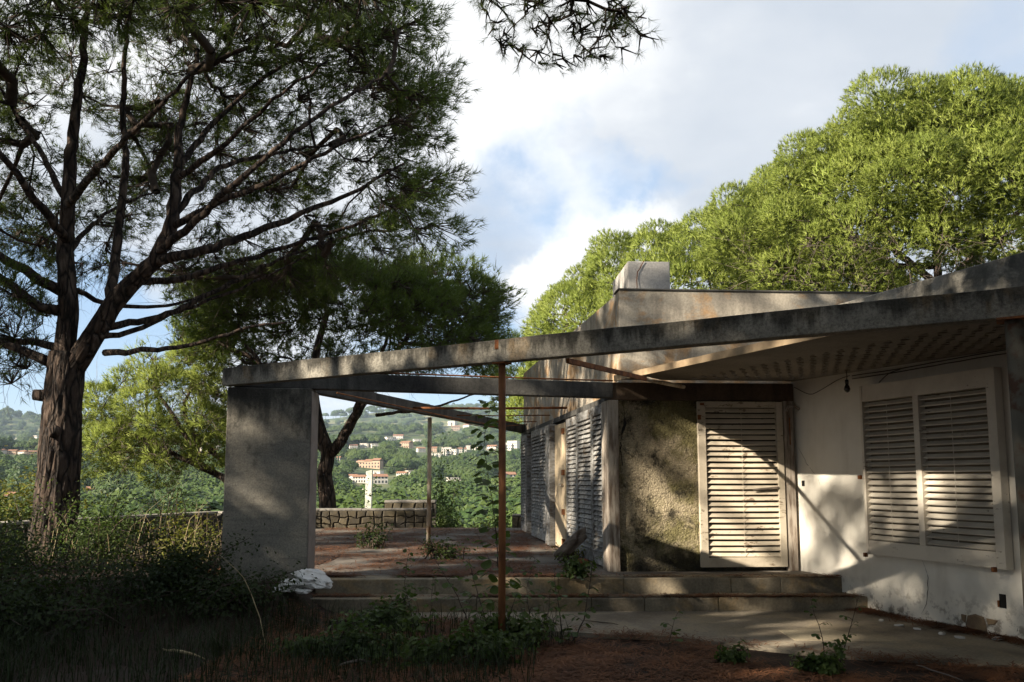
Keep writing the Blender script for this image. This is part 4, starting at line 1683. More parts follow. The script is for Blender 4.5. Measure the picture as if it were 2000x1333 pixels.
# ---- the big pine at the left: thick trunk, forked stems, wide umbrella crown
def pine_left():
    Y = 12.6
    limbs = [
        ([(-6.95, Y, -.15), AT(112, 960, Y), AT(118, 880, Y), AT(122, 800, Y), AT(128, 735, Y), AT(133, 690, Y)], .335, .25),
        ([AT(124, 740, Y), AT(128, 690, Y), AT(132, 620, Y), AT(131, 540, Y), AT(128, 450, Y + .1), AT(133, 380, Y + .1), AT(140, 300, Y + .2), AT(150, 200, Y + .2), AT(165, 80, Y + .3), AT(170, -60, Y + .3)], .165, .03),
        ([AT(132, 740, Y), AT(165, 680, Y - .1), AT(205, 620, Y - .15), AT(245, 565, Y - .2), AT(300, 510, Y - .3), AT(335, 440, Y - .3), AT(345, 350, Y - .2), AT(352, 250, Y), AT(385, 100, Y)], .175, .03),
        ([AT(212, 612, Y - .1), AT(222, 540, Y + .3), AT(232, 450, Y + .5), AT(245, 330, Y + .8), AT(240, 200, Y + 1), AT(250, 20, Y + 1.2)], .09, .03),
        ([AT(300, 512, Y - .3), AT(380, 495, Y - .4), AT(460, 470, Y - .2), AT(560, 430, Y), AT(680, 380, Y + .2), AT(790, 320, Y + .2)], .085, .018),
        ([AT(300, 500, Y - .3), AT(385, 430, Y - .8), AT(470, 350, Y - 1.2), AT(570, 265, Y - 1.4), AT(680, 190, Y - 1.2), AT(770, 140, Y - .8)], .07, .016),
        ([AT(205, 690, Y - .1), AT(290, 684, Y - .6), AT(380, 672, Y - .9), AT(470, 645, Y - 1), AT(560, 630, Y - 1)], .055, .015),
        ([AT(132, 560, Y), AT(200, 590, Y + .6), AT(270, 600, Y + 1), AT(360, 590, Y + 1.6), AT(450, 560, Y + 2)], .05, .015),
        ([AT(130, 575, Y), AT(75, 545, Y - .2), AT(20, 510, Y - .5), AT(-80, 470, Y - .8), AT(-220, 400, Y - 1)], .09, .03),
        ([AT(128, 610, Y), AT(80, 600, Y - .1), AT(40, 575, Y - .2), AT(-20, 530, Y - .4), AT(-140, 470, Y - .4)], .09, .03),
        ([AT(100, 710, Y), AT(55, 690, Y - .1), AT(0, 672, Y - .2), AT(-100, 640, Y - .4)], .085, .03),
        ([AT(112, 680, Y), AT(60, 668, Y + .3), AT(-10, 662, Y + .6), AT(-120, 630, Y + 1)], .07, .02),
        ([AT(131, 470, Y), AT(60, 380, Y - .8), AT(0, 300, Y - 1.4), AT(-80, 200, Y - 2)], .08, .03),
        ([AT(340, 420, Y - .3), AT(430, 330, Y + .6), AT(540, 300, Y + 1.4), AT(660, 280, Y + 2.2)], .06, .02),
        ([AT(132, 400, Y), AT(200, 320, Y - 1.2), AT(290, 230, Y - 2.2), AT(400, 120, Y - 2.8)], .07, .02),
        ([AT(345, 330, Y - .2), AT(420, 240, Y + .5), AT(520, 150, Y + 1), AT(640, 80, Y + 1.2)], .06, .02),
        ([AT(260, 552, Y - .2), AT(350, 545, Y + .2), AT(470, 510, Y + .6), AT(600, 470, Y + .8), AT(740, 420, Y + .8), AT(850, 350, Y + .6)], .06, .014),
        ([AT(335, 445, Y - .3), AT(420, 400, Y - .6), AT(540, 350, Y - .9), AT(670, 280, Y - 1), AT(800, 230, Y - .8)], .06, .014),
        ([AT(180, 660, Y - .1), AT(250, 650, Y + .4), AT(350, 610, Y + 1), AT(480, 560, Y + 1.6), AT(600, 500, Y + 2)], .05, .014),
        ([AT(345, 350, Y - .2), AT(430, 290, Y - .8), AT(530, 200, Y - 1.6), AT(640, 120, Y - 2)], .055, .014),
        ([AT(133, 400, Y + .1), AT(80, 300, Y + .5), AT(30, 220, Y + .8), AT(-30, 120, Y + 1)], .06, .016),
        ([AT(130, 500, Y), AT(180, 440, Y + .6), AT(240, 400, Y + 1.2), AT(320, 370, Y + 2)], .05, .014),
        ([AT(210, 640, Y - .1), AT(310, 620, Y + .6), AT(420, 570, Y + 1.3), AT(540, 510, Y + 2), AT(650, 470, Y + 2.6)], .06, .018),
    ]
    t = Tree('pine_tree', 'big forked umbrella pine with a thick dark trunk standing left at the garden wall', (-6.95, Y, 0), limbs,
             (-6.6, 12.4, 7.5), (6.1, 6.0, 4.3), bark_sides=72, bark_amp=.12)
    T1, D1 = t.shell(430, zmin=-.52, inner=.78, front_zmin=.12, lump=.10, spacing=.45, accept=lambda p, d: p[0] < -1.15 - .30 * max(0, 12.8 - p[1]) - .22 * max(0, p[2] - 7.4))
    low = [AT(px, py, Y + dy) for px, py, dy in ((-20, 600, -.4), (15, 640, .3), (40, 700, .5), (-30, 690, 0), (25, 560, -.6), (60, 650, 1.0), (-60, 560, -.6), (80, 600, 1.6), (10, 730, .8))]
    # loose inner pads so that the underside reads as layered branches
    inn, idr = t.shell(130, zmin=-.15, inner=.45, front_zmin=.25, lump=.1, spacing=.5)
    inn = t.center + (inn - t.center) * .85
    T = np.concatenate([T1, inn, np.array(low)])
    Dd = np.concatenate([D1, idr, np.tile([[-.3, -.2, .6]], (len(low), 1))])
    t.trunk_skip = 22
    t.grow(T, Dd, step=.42, wob=.06, r_tip=.0105, rmax=.085, sag=.35)
    t.clumps(T, Dd, .62, 18, 4, 12, .17, .0115, spread=1.0, flat=.7, up=.35, down=-.3)
    t.dead(3000, .35, .95, .0056, region=lambda p: np.linalg.norm((p - t.center) / t.radii) < .88)
    # thin dead sprays low on the right, hanging behind the pier
    t.dead(700, .4, .9, .005, region=lambda p: p[2] < 6.2 and p[0] < -2.2, down=.3)
    t.finish()
    r = t.root
    # sawn stub and scar on the trunk
    a, b = Vector(AT(100, 775, Y - .05)), Vector(AT(66, 772, Y - .1))
    MB().tube([a, (a + b) / 2, b], [.11, .095, .085], 14, bark_disp(4, .06)).build('cut_stub', M['bark'], r)
    c = Vector(AT(100, 843, Y - .33))
    MB().tube([c + Vector((0, .08, 0)), c, c + Vector((-.004, -.03, 0))], [.10, .095, .055], 16, bark_disp(8, .05)).build('branch_scar', M['bark'], r)
    return t


pine_left()


# ---- second umbrella pine beyond the terrace wall
def pine_mid():
    Y = 22.0
    limbs = [
        ([(-4.85, Y, -.5), AT(640, 985, Y), AT(634, 930, Y), AT(640, 888, Y), AT(628, 850, Y), AT(618, 810, Y), AT(612, 750, Y), AT(620, 680, Y), AT(640, 610, Y)], .275, .07),
        ([AT(640, 890, Y), AT(662, 870, Y - .2), AT(685, 830, Y - .3), AT(705, 795, Y - .4), AT(740, 740, Y - .5), AT(780, 680, Y - .5), AT(820, 620, Y - .4)], .16, .05),
        ([AT(690, 822, Y - .3), AT(700, 790, Y - 1), AT(730, 730, Y - 1.4), AT(760, 650, Y - 1.6)], .10, .04),
        ([AT(640, 884, Y), AT(600, 850, Y + .3), AT(560, 780, Y + .6), AT(500, 700, Y + .8), AT(450, 640, Y + .8)], .12, .04),
        ([AT(735, 812, Y - .4), AT(790, 806, Y - .8), AT(850, 796, Y - 1.2), AT(930, 770, Y - 1.4)], .05, .02),
        ([AT(624, 830, Y), AT(590, 800, Y - .8), AT(540, 740, Y - 1.6), AT(480, 690, Y - 2)], .08, .03),
    ]
    t = Tree('pine_tree', 'dark umbrella pine with forked trunk rising behind the low stone terrace wall', (-4.85, Y, 0), limbs,
             (-4.6, 22.3, 5.45), (4.15, 4.4, 1.75), bark_sides=40, bark_amp=.08)
    T, Dd = t.shell(230, zmin=-.42, inner=.8, lump=.10, spacing=.5)
    d3 = rand_dirs(34)
    d3[:, 2] = np.abs(d3[:, 2]) - .15
    T = np.concatenate([T, np.array([-1.9, 21.8, 6.15]) + d3 * np.array([1.5, 1.5, 1.25])])
    Dd = np.concatenate([Dd, d3])
    t.trunk_skip = 14
    t.grow(T, Dd, step=.45, wob=.06, r_tip=.010, rmax=.09)
    t.clumps(T, Dd, .60, 18, 3, 9, .20, .019, spread=.9, flat=.75, up=.45, down=-.3)
    t.dead(700, .4, 1.2, .007)
    t.finish()


pine_mid()


# ---- leaning pine seen between trunk and pier
def pine_leaning():
    Y = 20.6
    limbs = [
        ([(-5.9, Y + .2, -.5), AT(455, 955, Y), AT(420, 925, Y), AT(390, 905, Y), AT(372, 870, Y), AT(355, 840, Y), AT(330, 800, Y), AT(300, 760, Y)], .13, .04),
        ([AT(420, 925, Y), AT(385, 912, Y - .3), AT(350, 893, Y - .5), AT(310, 872, Y - .7), AT(260, 850, Y - .8), AT(210, 840, Y - .8)], .08, .03),
        ([AT(445, 905, Y + .3), AT(410, 880, Y + .2), AT(380, 848, Y), AT(360, 800, Y), AT(380, 740, Y)], .085, .03),
    ]
    t = Tree('leaning_pine', 'bright green leaning pine between the thick trunk and the broad pier', (-5.9, Y, 0), limbs,
             (-8.5, 20.5, 2.85), (2.25, 2.0, 1.75), mat='needle_sunlit', bark_sides=20)
    T, Dd = t.shell(84, zmin=-.75, inner=.5, lump=.24, spacing=.42)
    t.trunk_skip = 3
    t.grow(T, Dd, step=.35, wob=.05, r_tip=.009, rmax=.05)
    t.heads(T, Dd, .36, 95, 9, .15, .014)
    T2 = np.array([AT(*q, Y - .6) for q in ((330, 720), (370, 700), (410, 720), (300, 690), (425, 760), (350, 650), (400, 660), (430, 640))])
    t.clumps(T2, np.tile([[0, 0, 1.0]], (len(T2), 1)), .45, 10, 2, 9, .2, .014)
    t.dead(420, .4, 1.0, .006)
    t.finish(dead_mat='deadtwig')


pine_leaning()


# ---- the tall bright pine at the right behind the house
def pine_right():
    Y = 28.0
    limbs = [
        ([(14.4, Y, 0), (14.5, Y, 2.5), AT(1835, 610, Y), AT(1832, 540, Y), AT(1825, 470, Y), AT(1800, 400, Y), AT(1780, 300, Y)], .26, .08),
        ([AT(1833, 560, Y), AT(1760, 500, Y - 1), AT(1690, 440, Y - 2), AT(1600, 380, Y - 3)], .14, .05),
        ([AT(1830, 520, Y), AT(1740, 520, Y + 1), AT(1620, 500, Y + 2), AT(1520, 440, Y + 2.5)], .13, .05),
        ([AT(1833, 580, Y), AT(1900, 500, Y - .5), AT(1960, 440, Y - 1), AT(2060, 360, Y - 1)], .14, .05),
        ([(16.8, Y + .5, 0), AT(1935, 610, Y + .5), AT(1950, 550, Y + .5), AT(1985, 500, Y + .5), AT(2060, 430, Y + .5)], .16, .06),
        ([AT(1940, 590, Y + .5), AT(1945, 530, Y + .5), AT(1940, 470, Y + .5), AT(1930, 380, Y + .5)], .10, .05),
    ]
    t = Tree('pine_tree', 'tall sunlit umbrella pine with a broad bright crown behind the white wing', (14.4, Y, 0), limbs,
             (15.2, 28.5, 9.5), (7.6, 6.8, 4.7), mat='needle_sunlit', bark_sides=18)
    T, Dd = t.shell(230, zmin=-.30, inner=.82, lump=.13, spacing=.95, accept=lambda p, d: d[1] < .30 and p[0] < 20.5)
    keep_low = [AT(1440, 470, 26), AT(1480, 520, 25.5), AT(1530, 540, 25), AT(1590, 560, 24.5), AT(1700, 560, 24), AT(1740, 530, 24), AT(1655, 520, 24), AT(1680, 470, 23.8), AT(1870, 500, 24.5), AT(1900, 480, 24.5), AT(1600, 470, 24), AT(1540, 430, 24.5), AT(1710, 600, 24.2), AT(1750, 590, 24.3), AT(1430, 400, 27), AT(1420, 430, 27)]
    T = np.concatenate([T, np.array(keep_low)])
    Dd = np.concatenate([Dd, unit(np.array(keep_low) - t.center)])
    t.trunk_skip = 10
    t.grow(T, Dd, step=.6, wob=.08, r_tip=.012, rmax=.12)
    t.heads(T, Dd, .80, 84, 9, .145, .018)
    I1, J1 = t.shell(150, zmin=-.1, inner=.60, lump=.1, spacing=.9, accept=lambda p, d: d[1] < .75 and p[0] < 20.5)
    t.heads(t.center + (I1 - t.center) * .86, J1, 1.05, 34, 7, .24, .055)
    t.dead(420, .8, 2.0, .010, region=lambda p: p[2] < 9.0)
    t.finish(dead_mat='deadtwig')


pine_right()


# ---- the lower dome shaped pine behind the flat roof
def pine_dome():
    Y = 36.0
    limbs = [([(9.5, Y, -.5), (9.6, Y, 2.5), (9.4, Y, 5), (9.2, Y, 8)], .25, .08),
             ([(9.5, Y, 4), (7, Y - 1, 6), (4, Y - 2, 8)], .14, .06), ([(9.5, Y, 4), (12, Y - 2, 6.5), (13, Y - 3, 8)], .14, .06)]
    t = Tree('pine_tree', 'low dome shaped sunlit pine behind the chimney and flat roof', (9.5, Y, 0), limbs,
             (9.6, 36.0, 4.6), (9.2, 7.2, 8.0), mat='needle_sunlit', bark_sides=16)
    T, Dd = t.shell(260, zmin=-.05, inner=.92, lump=.08, spacing=1.0, accept=lambda p, d: d[1] < .35)
    t.trunk_skip = 8
    t.grow(T, Dd, step=.7, wob=.08, r_tip=.012, rmax=.12)
    t.heads(T, Dd, .85, 46, 8, .20, .027)
    I1, J1 = t.shell(70, zmin=0, inner=.7, lump=.1, spacing=1.2, accept=lambda p, d: d[1] < .3)
    t.heads(t.center + (I1 - t.center) * .88, J1, 1.1, 12, 7, .25, .045)
    t.dead(120, .6, 1.5, .010)
    t.finish(dead_mat='deadtwig')
    # dark small pine at its left foot
    limbs = [([(.9, 41, -.6), (.9, 41, 3), (.9, 41, 7.4)], .16, .06)]
    t = Tree('pine_tree', 'small darker pine at the left foot of the dome shaped pine', (.9, 41, 0), limbs, (.7, 41, 6.6), (1.9, 1.8, 2.3), mat='needle')
    T, Dd = t.shell(46, zmin=-.6, inner=.7, lump=.15, spacing=.45)
    t.trunk_skip = 4
    t.grow(T, Dd, step=.6, r_tip=.012, rmax=.08)
    t.clumps(T, Dd, .6, 16, 4, 8, .26, .022, spread=.7)
    t.finish()


pine_dome()


def qh(p):
    """where a point's shadow falls: along the house front, and how high"""
    return p[1] - .645 * p[0], p[2] - CAMZ + .5916 * p[0]


# ---- pine overhead and behind the viewer; its lowest spray hangs into the top of the picture
def pine_over():
    limbs = [([(3.6, -3.5, -.2), (3.5, -3.4, 2), (3.2, -3.0, 4.5), (2.8, -2.4, 7), (2.6, -2.0, 9)], .30, .10),
             ([(3.2, -3.0, 4.6), (2.6, -1, 6.0), (1.8, 1.5, 6.6), (.9, 4.0, 6.3), (.45, 5.6, 5.6)], .13, .025),
             ([(3.0, -2.8, 5.4), (.5, -1.5, 7.2), (-2.5, .5, 7.9), (-5, 3, 7.6)], .14, .04),
             ([(3.0, -2.8, 5.4), (5.5, -1.5, 7.0), (8, .5, 7.4)], .13, .04)]
    t = Tree('pine_tree', 'umbrella pine standing behind the viewer with a twiggy spray hanging into view', (3.6, -3.5, 0), limbs,
             (1.0, -1.2, 8.4), (10.5, 7.6, 2.8), bark_sides=16)
    def keep(p, d):
        q, h = qh(p)
        return p[2] > 2.7 + .66 * max(p[1], 0) and not (q > 4.8 and h < 4.8)
    T, Dd = t.shell(330, zmin=-.6, inner=.3, lump=.1, accept=keep)
    hang = []
    for k in range(85):
        while True:
            px, py = R.uniform(930, 1275), R.uniform(-20, 140)
            top = np.interp(px, [930, 1000, 1100, 1180, 1275], [-40, -20, -20, -10, 45])
            bot = np.interp(px, [930, 985, 1060, 1120, 1200, 1275], [5, 125, 128, 135, 112, 62])
            if top < py < bot and (px > 1040 or py > bot - 45 or R.random() < .35):
                break
        hang.append(at(px, py, R.uniform(5.9, 6.5)))
    n1 = len(T)
    t.trunk_skip = 12
    HT = np.array(hang)
    t.grow(np.concatenate([T, HT]), np.concatenate([Dd, np.tile([[.35, .1, -.6]], (len(HT), 1))]), step=.22, wob=.022, r_tip=.0028, rmax=.09)
    t.clumps(T, Dd, .85, 12, 3, 6, .30, .07, spread=.85, flat=.6)
    # airy sprays: a few brushes on bowed twigs
    t.clumps(HT, np.tile([[.3, .05, -.25]], (len(HT), 1)), .12, 4, 1, 22, .09, .0026, spread=1.1, flat=.8, up=-.1, down=-.6)
    L2 = np.array([at(px, py, Y) for px, py, Y in ((40, -20, 7.4), (110, 5, 7.2), (190, 25, 7.3), (270, 15, 7.1), (350, 30, 7.2), (430, 10, 7.3), (500, 20, 7.2), (580, 0, 7.2), (650, 10, 7.3), (710, 5, 7.3), (60, 40, 7.5), (150, 55, 7.4), (20, 70, 7.4), (330, -20, 7.2), (240, 45, 7.4), (620, -25, 7.3), (90, 80, 7.6), (200, 0, 7.0))])
    t.clumps(L2, np.tile([[.1, .2, -.3]], (len(L2), 1)), .42, 26, 2, 18, .11, .005, spread=1.0, flat=.6, up=0, down=-.8)
    t.finish()


pine_over()


# ---- unseen trees left and behind, most added to dapple or shade the scene
def shade_pine(name, label, base, c, rad, n, rc, nsub, per, zmin=-.6, inner=.3, nn=9, ln=.26, wd=.03, accept=None, extra=()):
    b = Vector(base)
    limbs = [([b, b + Vector((.1, 0, (c[2] - b.z) * .5)), (c[0], c[1], c[2])], .24, .09)]
    t = Tree(name, label, base, limbs, c, rad, bark_sides=12)
    T, Dd = t.shell(n, zmin=zmin, inner=inner, lump=.15, accept=accept)
    if len(extra):
        T = np.concatenate([T, np.array(extra)])
        Dd = np.concatenate([Dd, unit(np.array(extra) - t.center)])
    t.trunk_skip = 8
    t.grow(T, Dd, step=.7, r_tip=.014, rmax=.12)
    t.clumps(T, Dd, rc, nsub, per, nn, ln, wd, spread=.9)
    t.finish()


def leave_sun(p, d):
    q, h = qh(p)
    if 8.2 < q < 9.3 and .4 < h < 2.5:          # the sun on the door
        return False
    if 10.8 < q < 11.8 and -2.9 < h < -1.7:     # on the lower pier
        return False
    return True


shade_pine('pine_tree', 'airy umbrella pine outside the left edge, dappling the sunlight', (-16, -1, 0), (-16, -.6, 12.6), (4.6, 5.0, 3.6), 140, .46, 9, 2, accept=leave_sun, ln=.22, wd=.028)
shade_pine('pine_tree', 'small unseen pine added below the airy one to shade the upper pier', (-16.2, 1.2, 0), (-16.2, 1.25, 10.2), (1.5, 1.25, 1.0), 46, .5, 12, 3, ln=.24, wd=.04)  # added pines from here, each placed for the shade it casts
shade_pine('pine_tree', 'dense unseen pine added outside the left edge to shade the beam and white wall', (-16, -7, 0), (-16, -7.2, 13.0), (4.5, 3.8, 4.2), 170, .80, 10, 3, nn=7, ln=.28, wd=.05)
shade_pine('pine_tree', 'tall unseen pine added outside the left edge to shade the pine behind the terrace', (-18, 15.6, 0), (-18, 15.6, 13.0), (4.8, 3.6, 2.3), 110, .85, 12, 3, nn=6, wd=.055)
shade_pine('pine_tree', 'broad unseen pine added outside the left edge to shade the thick pine', (-15.5, 7.6, 0), (-15.5, 7.6, 9.8), (3.6, 2.8, 3.4), 100, .75, 12, 3, nn=6, wd=.05)
shade_pine('added_oak', 'dense unseen oak added outside the left edge near the viewer to shade the foreground', (-12, -3.8, 0), (-12, -3.8, 5.0), (3.0, 3.2, 3.6), 150, .8, 12, 3, nn=6, ln=.3, wd=.12)  # oaks added out of view to darken the foreground and block sky
shade_pine('added_oak', 'dense unseen oak added outside the left edge beside the bramble bank to shade the steps', (-12.2, .4, 0), (-12.2, .5, 5.1), (2.6, 3.2, 3.5), 210, .8, 12, 3, nn=6, ln=.3, wd=.12)
shade_pine('added_oak', 'low unseen oak added outside the left edge, nearest the garden wall, to shade the ground', (-12.4, 3.2, 0), (-12.4, 3.0, 3.4), (1.6, 1.5, 2.7), 100, .6, 12, 3, nn=6, ln=.3, wd=.12)
shade_pine('added_oak', 'evergreen oak behind the viewer to the left', (-6.5, -8.5, 0), (-6.5, -8.5, 5.2), (4.4, 3.0, 4.6), 130, 1.0, 12, 3, nn=5, ln=.35, wd=.11)
shade_pine('added_oak', 'evergreen oak straight behind the viewer', (.5, -10, 0), (.5, -10, 5.2), (4.4, 3.0, 4.6), 130, 1.0, 12, 3, nn=5, ln=.35, wd=.11)
shade_pine('added_oak', 'evergreen oak behind the viewer to the right', (8.5, -7, 0), (8.5, -7, 5.2), (4.4, 3.4, 4.6), 130, 1.0, 12, 3, nn=5, ln=.35, wd=.11)

# ------------------------------------------------------------------ the valley: woods, houses
def hit(px, py, y0=45.0, y1=6000.0):
    """where the view line through a photo pixel meets the terrain"""
    Y = np.geomspace(y0, y1, 900)
    u = (px - 1000) / 1610.0
    v = (667 + SHIFT * 2000 - py) / 1610.0
    cy = math.cos(PITCH) - v * math.sin(PITCH)
    cz = math.sin(PITCH) + v * math.cos(PITCH)
    t = Y / cy
    x, z = u * t, cz * t + CAMZ
    below = z < ground_h(x, Y)
    if not below.any():
        return None
    i = int(np.argmax(below))
    return float(x[i]), float(Y[i]), float(ground_h(x[i], Y[i]))


def far_tree_mesh(seed, kind):
    """a whole small tree as one mesh: lumpy crown of leaf clumps over a dome, short trunk"""
    r = np.random.default_rng(seed)
    vs, fs = [], []

    def quad_cards(pts, dirs, size):
        nonlocal vs, fs
        for p, d in zip(pts, dirs):
            a = unit(np.cross(d, r.normal(size=3))[None])[0]
            b = np.cross(d, a)
            s = size * r.uniform(.6, 1.3)
            o = len(vs)
            tip = p + d * s * .55
            vs += [p + a * s, p + b * s * .9, p - a * s, p - b * s * .9, tip]
            fs += [(o, o + 1, o + 4), (o + 1, o + 2, o + 4), (o + 2, o + 3, o + 4), (o + 3, o, o + 4)]
    n = 420
    d = unit(r.normal(size=(n, 3)))
    if kind == 'umbrella':
        d[:, 2] = np.abs(d[:, 2]) * 1.0 - .18
        d = unit(d)
        ph = r.uniform(0, 6, 4)
        az = np.arctan2(d[:, 1], d[:, 0])
        k = 1 + .14 * np.sin(3 * az + ph[0]) + .10 * np.sin(5 * az + ph[1] + 3 * d[:, 2]) + .05 * r.normal(size=n)
        P = d * np.array([1, 1, .62]) * k[:, None] * r.uniform(.82, 1.0, (n, 1))
        P[:, 2] = np.maximum(P[:, 2], -.16) + .95
        quad_cards(P, unit(d + np.array([0, 0, .4])), .135)
    elif kind == 'round':
        k = 1 + .18 * np.sin(4 * d[:, 0] * 2 + seed) + .14 * np.sin(5 * d[:, 2] * 2 + seed * 2)
        P = d * np.array([.8, .8, .85]) * k[:, None] * r.uniform(.75, 1.0, (n, 1))
        P[:, 2] += .85
        quad_cards(P, unit(d + np.array([0, 0, .3])), .15)
    else:
        zz = r.uniform(0, 1, n)
        rad = .17 * np.sqrt(np.clip(1 - zz, 0, 1)) * np.clip(zz * 9, .3, 1)
        az = r.uniform(0, 2 * PI, n)
        P = np.stack([np.cos(az) * rad, np.sin(az) * rad, zz * 2.0 + .05], -1)
        dd = np.stack([np.cos(az), np.sin(az), np.full(n, .8)], -1)
        quad_cards(P, unit(dd), .075)
    o = len(vs)
    for z, rr in ((-.35, .05), (.9, .035)):
        for k in range(5):
            vs.append(np.array([rr * math.cos(k * 1.2566), rr * math.sin(k * 1.2566), z]))
    for k in range(5):
        fs.append((o + k, o + (k + 1) % 5, o + 5 + (k + 1) % 5))
        fs.append((o + k, o + 5 + (k + 1) % 5, o + 5 + k))
    me = bpy.data.meshes.new('tree')
    me.from_pydata([tuple(p) for p in vs], [], fs)
    me.update()
    return me


def build_valley():
    r = np.random.default_rng(77)
    um = [far_tree_mesh(k, 'umbrella') for k in range(6)]
    ro = [far_tree_mesh(20 + k, 'round') for k in range(3)]
    cy = [far_tree_mesh(40 + k, 'cypress') for k in range(2)]
    au = [m.copy() for m in ro[:2]]
    for ms, mm in ((um, 'needle_far'), (ro, 'needle_far'), (cy, 'cypress'), (au, 'autumn')):
        for m in ms:
            m.materials.append(M[mm])

    houses = []       # (x, y, clear radius)
    hp = [  # photo x, y of the base, width in photo pixels, style
        (722, 916, 58, 'terrace'), (736, 930, 26, 'flat'), (703, 944, 30, 'tile'), (738, 946, 40, 'tile'), (728, 972, 40, 'flat'), (690, 938, 22, 'tile'),
        (786, 934, 24, 'tile'), (804, 929, 24, 'flat'), (762, 864, 22, 'flat'), (778, 860, 22, 'tile'), (794, 876, 24, 'ochre'), (815, 866, 18, 'flat'),
        (822, 884, 18, 'tile'), (846, 884, 20, 'ochre'), (872, 893, 24, 'block'), (852, 894, 20, 'flat'), (884, 888, 24, 'flat'), (902, 885, 20, 'tile'),
        (918, 878, 18, 'flat'), (690, 877, 18, 'tile'), (712, 875, 18, 'flat'), (732, 876, 18, 'flat'), (936, 884, 20, 'flat'), (962, 881, 22, 'tile'),
        (986, 876, 26, 'flat'), (1003, 880, 26, 'block'), (890, 843, 34, 'ochre'), (884, 832, 20, 'flat'), (912, 838, 16, 'tile'), (990, 942, 36, 'tile'), (886, 946, 30, 'flat'),
        (16, 986, 46, 'tile'), (4, 888, 18, 'tile'), (26, 889, 20, 'ochre'), (46, 890, 20, 'tile'), (66, 891, 18, 'ochre'), (30, 862, 14, 'flat'), (70, 860, 18, 'flat'),
        (384, 880, 20, 'ochre'), (400, 884, 22, 'block'), (416, 889, 24, 'tile'), (372, 894, 20, 'flat'), (396, 896, 26, 'tile'), (424, 878, 18, 'flat'), (174, 972, 26, 'ochre'),
        (205, 892, 18, 'tile'), (240, 894, 20, 'ochre'), (655, 905, 24, 'tile'), (1040, 900, 26, 'tile'), (560, 890, 24, 'flat'), (520, 905, 30, 'tile')]
    protos = {}
    LAB0, GRP0 = {}, {}

    def proto_house(style):
        """unit wide house in local metres, parts: wall, roof, windows"""
        W_, D_, H_ = {'tile': (12, 9, 5.2), 'flat': (12, 9, 5.5), 'ochre': (12, 9, 6), 'block': (11, 9, 9.5), 'terrace': (22, 9, 6.5)}[style]
        lab = {'tile': 'pale house with a clay tiled roof across the valley',
               'flat': 'white flat roofed house across the valley',
               'ochre': 'ochre house with a clay tiled roof across the valley',
               'block': 'tall white apartment block across the valley',
               'terrace': 'long ochre terraced house with stepped clay roofs in the middle of the valley'}[style]
        t = thing('far_house', lab, 'house', (0, 0, 0), {'terrace': None}.get(style, style.replace('tile', 'tiled').replace('ochre', 'ochre') + ' houses across the valley'))
        wm = M['farwallpink'] if style in ('ochre', 'terrace') else M['farwall']
        mb = MB().box((0, 0, H_ / 2 - 2), (W_, D_, H_ + 4))
        if style in ('flat', 'block'):
            mb.box((-W_ * .2, -D_ * .2 - 1.2, H_ * .35 - 2), (W_ * .5, D_ * .8, H_ * .7 + 4))
        mb.build('wall', wm, t)
        if style in ('tile', 'ochre', 'terrace'):
            k = 3 if style == 'terrace' else 1
            for i in range(k):
                w = W_ / k
                x0 = -W_ / 2 + i * w
                h0 = H_ + (i - 1) * .8 * (k > 1) + .012
                e = .5 if k == 1 else .0
                MB().add([(x0 - e, -D_ / 2 - .6, h0 - .2), (x0 + w + e, -D_ / 2 - .6, h0 - .2), (x0 + w + e, D_ / 2 + .6, h0 - .2), (x0 - e, D_ / 2 + .6, h0 - .2), (x0 - e, 0, h0 + 1.7), (x0 + w + e, 0, h0 + 1.7)],
                         [(0, 1, 5, 4), (2, 3, 4, 5), (0, 4, 3), (1, 2, 5), (3, 2, 1, 0)]).build('roof', M['farroof'], t)
        else:
            MB().box((0, 0, H_ + .16), (W_ + .5, D_ + .5, .3)).build('roof', M['farwall'], t)
        nx = 5 if style != 'terrace' else 8
        nz = 3 if style == 'block' else 2
        for i in range(nx):
            for j in range(nz):
                x = -W_ / 2 + W_ * (i + .5) / nx
                yy = -D_ / 2 - .04
                if style in ('flat', 'block') and x < W_ * .06 and j < nz - 1:
                    yy = -D_ * .6 - 1.24
                MB().box((x, yy, 1.4 + j * 2.9), (1.1, .12, 1.3 if j else 1.7)).build('window', M['farpane'], t)
        return t

    def copy_house(src):
        c = src.copy()
        COL.objects.link(c)
        for ch_ in src.children:
            k = ch_.copy()
            COL.objects.link(k)
            k.parent = c
        return c

    for i, (px, py, wpx, style) in enumerate(hp):
        h = hit(px, py)
        if h is None:
            continue
        x, y, z = h
        if style not in protos:
            o = protos[style] = proto_house(style)
        else:
            o = copy_house(protos[style])
        real = wpx * y / 1610.0
        base = 22 if style == 'terrace' else 12
        s = min(max(real / base * .85, .5), 1.8)
        if style != 'terrace':
            wh = ' left of the broad pier' if px < 500 else ' seen through the pergola'
            o['label'] = LAB0.setdefault(style, o['label']) + wh
            o['group'] = GRP0.setdefault(style, o['group']) + wh
        o.location = (x, y, z)
        o.scale = (s, s * R.uniform(.8, 1.1), s * R.uniform(.85, 1.1))
        o.rotation_euler = (0, 0, R.uniform(-.5, .5))
        houses.append((x, y, real * .5 + 3, real))

    hx = np.array([h[0] for h in houses])
    hy = np.array([h[1] for h in houses])
    hr = np.array([h[2] for h in houses])
    hz = np.array([float(ground_h(a, b)) for a, b in zip(hx, hy)])
    hd_ = np.hypot(hx, hy)
    hr = np.array([h[3] * .5 + 2 for h in houses])

    def clear(x, y, rad):
        d = np.hypot(hx - x, hy - y)
        if (d < hr + rad).any():
            return False
        return not blocks(x, y, rad)

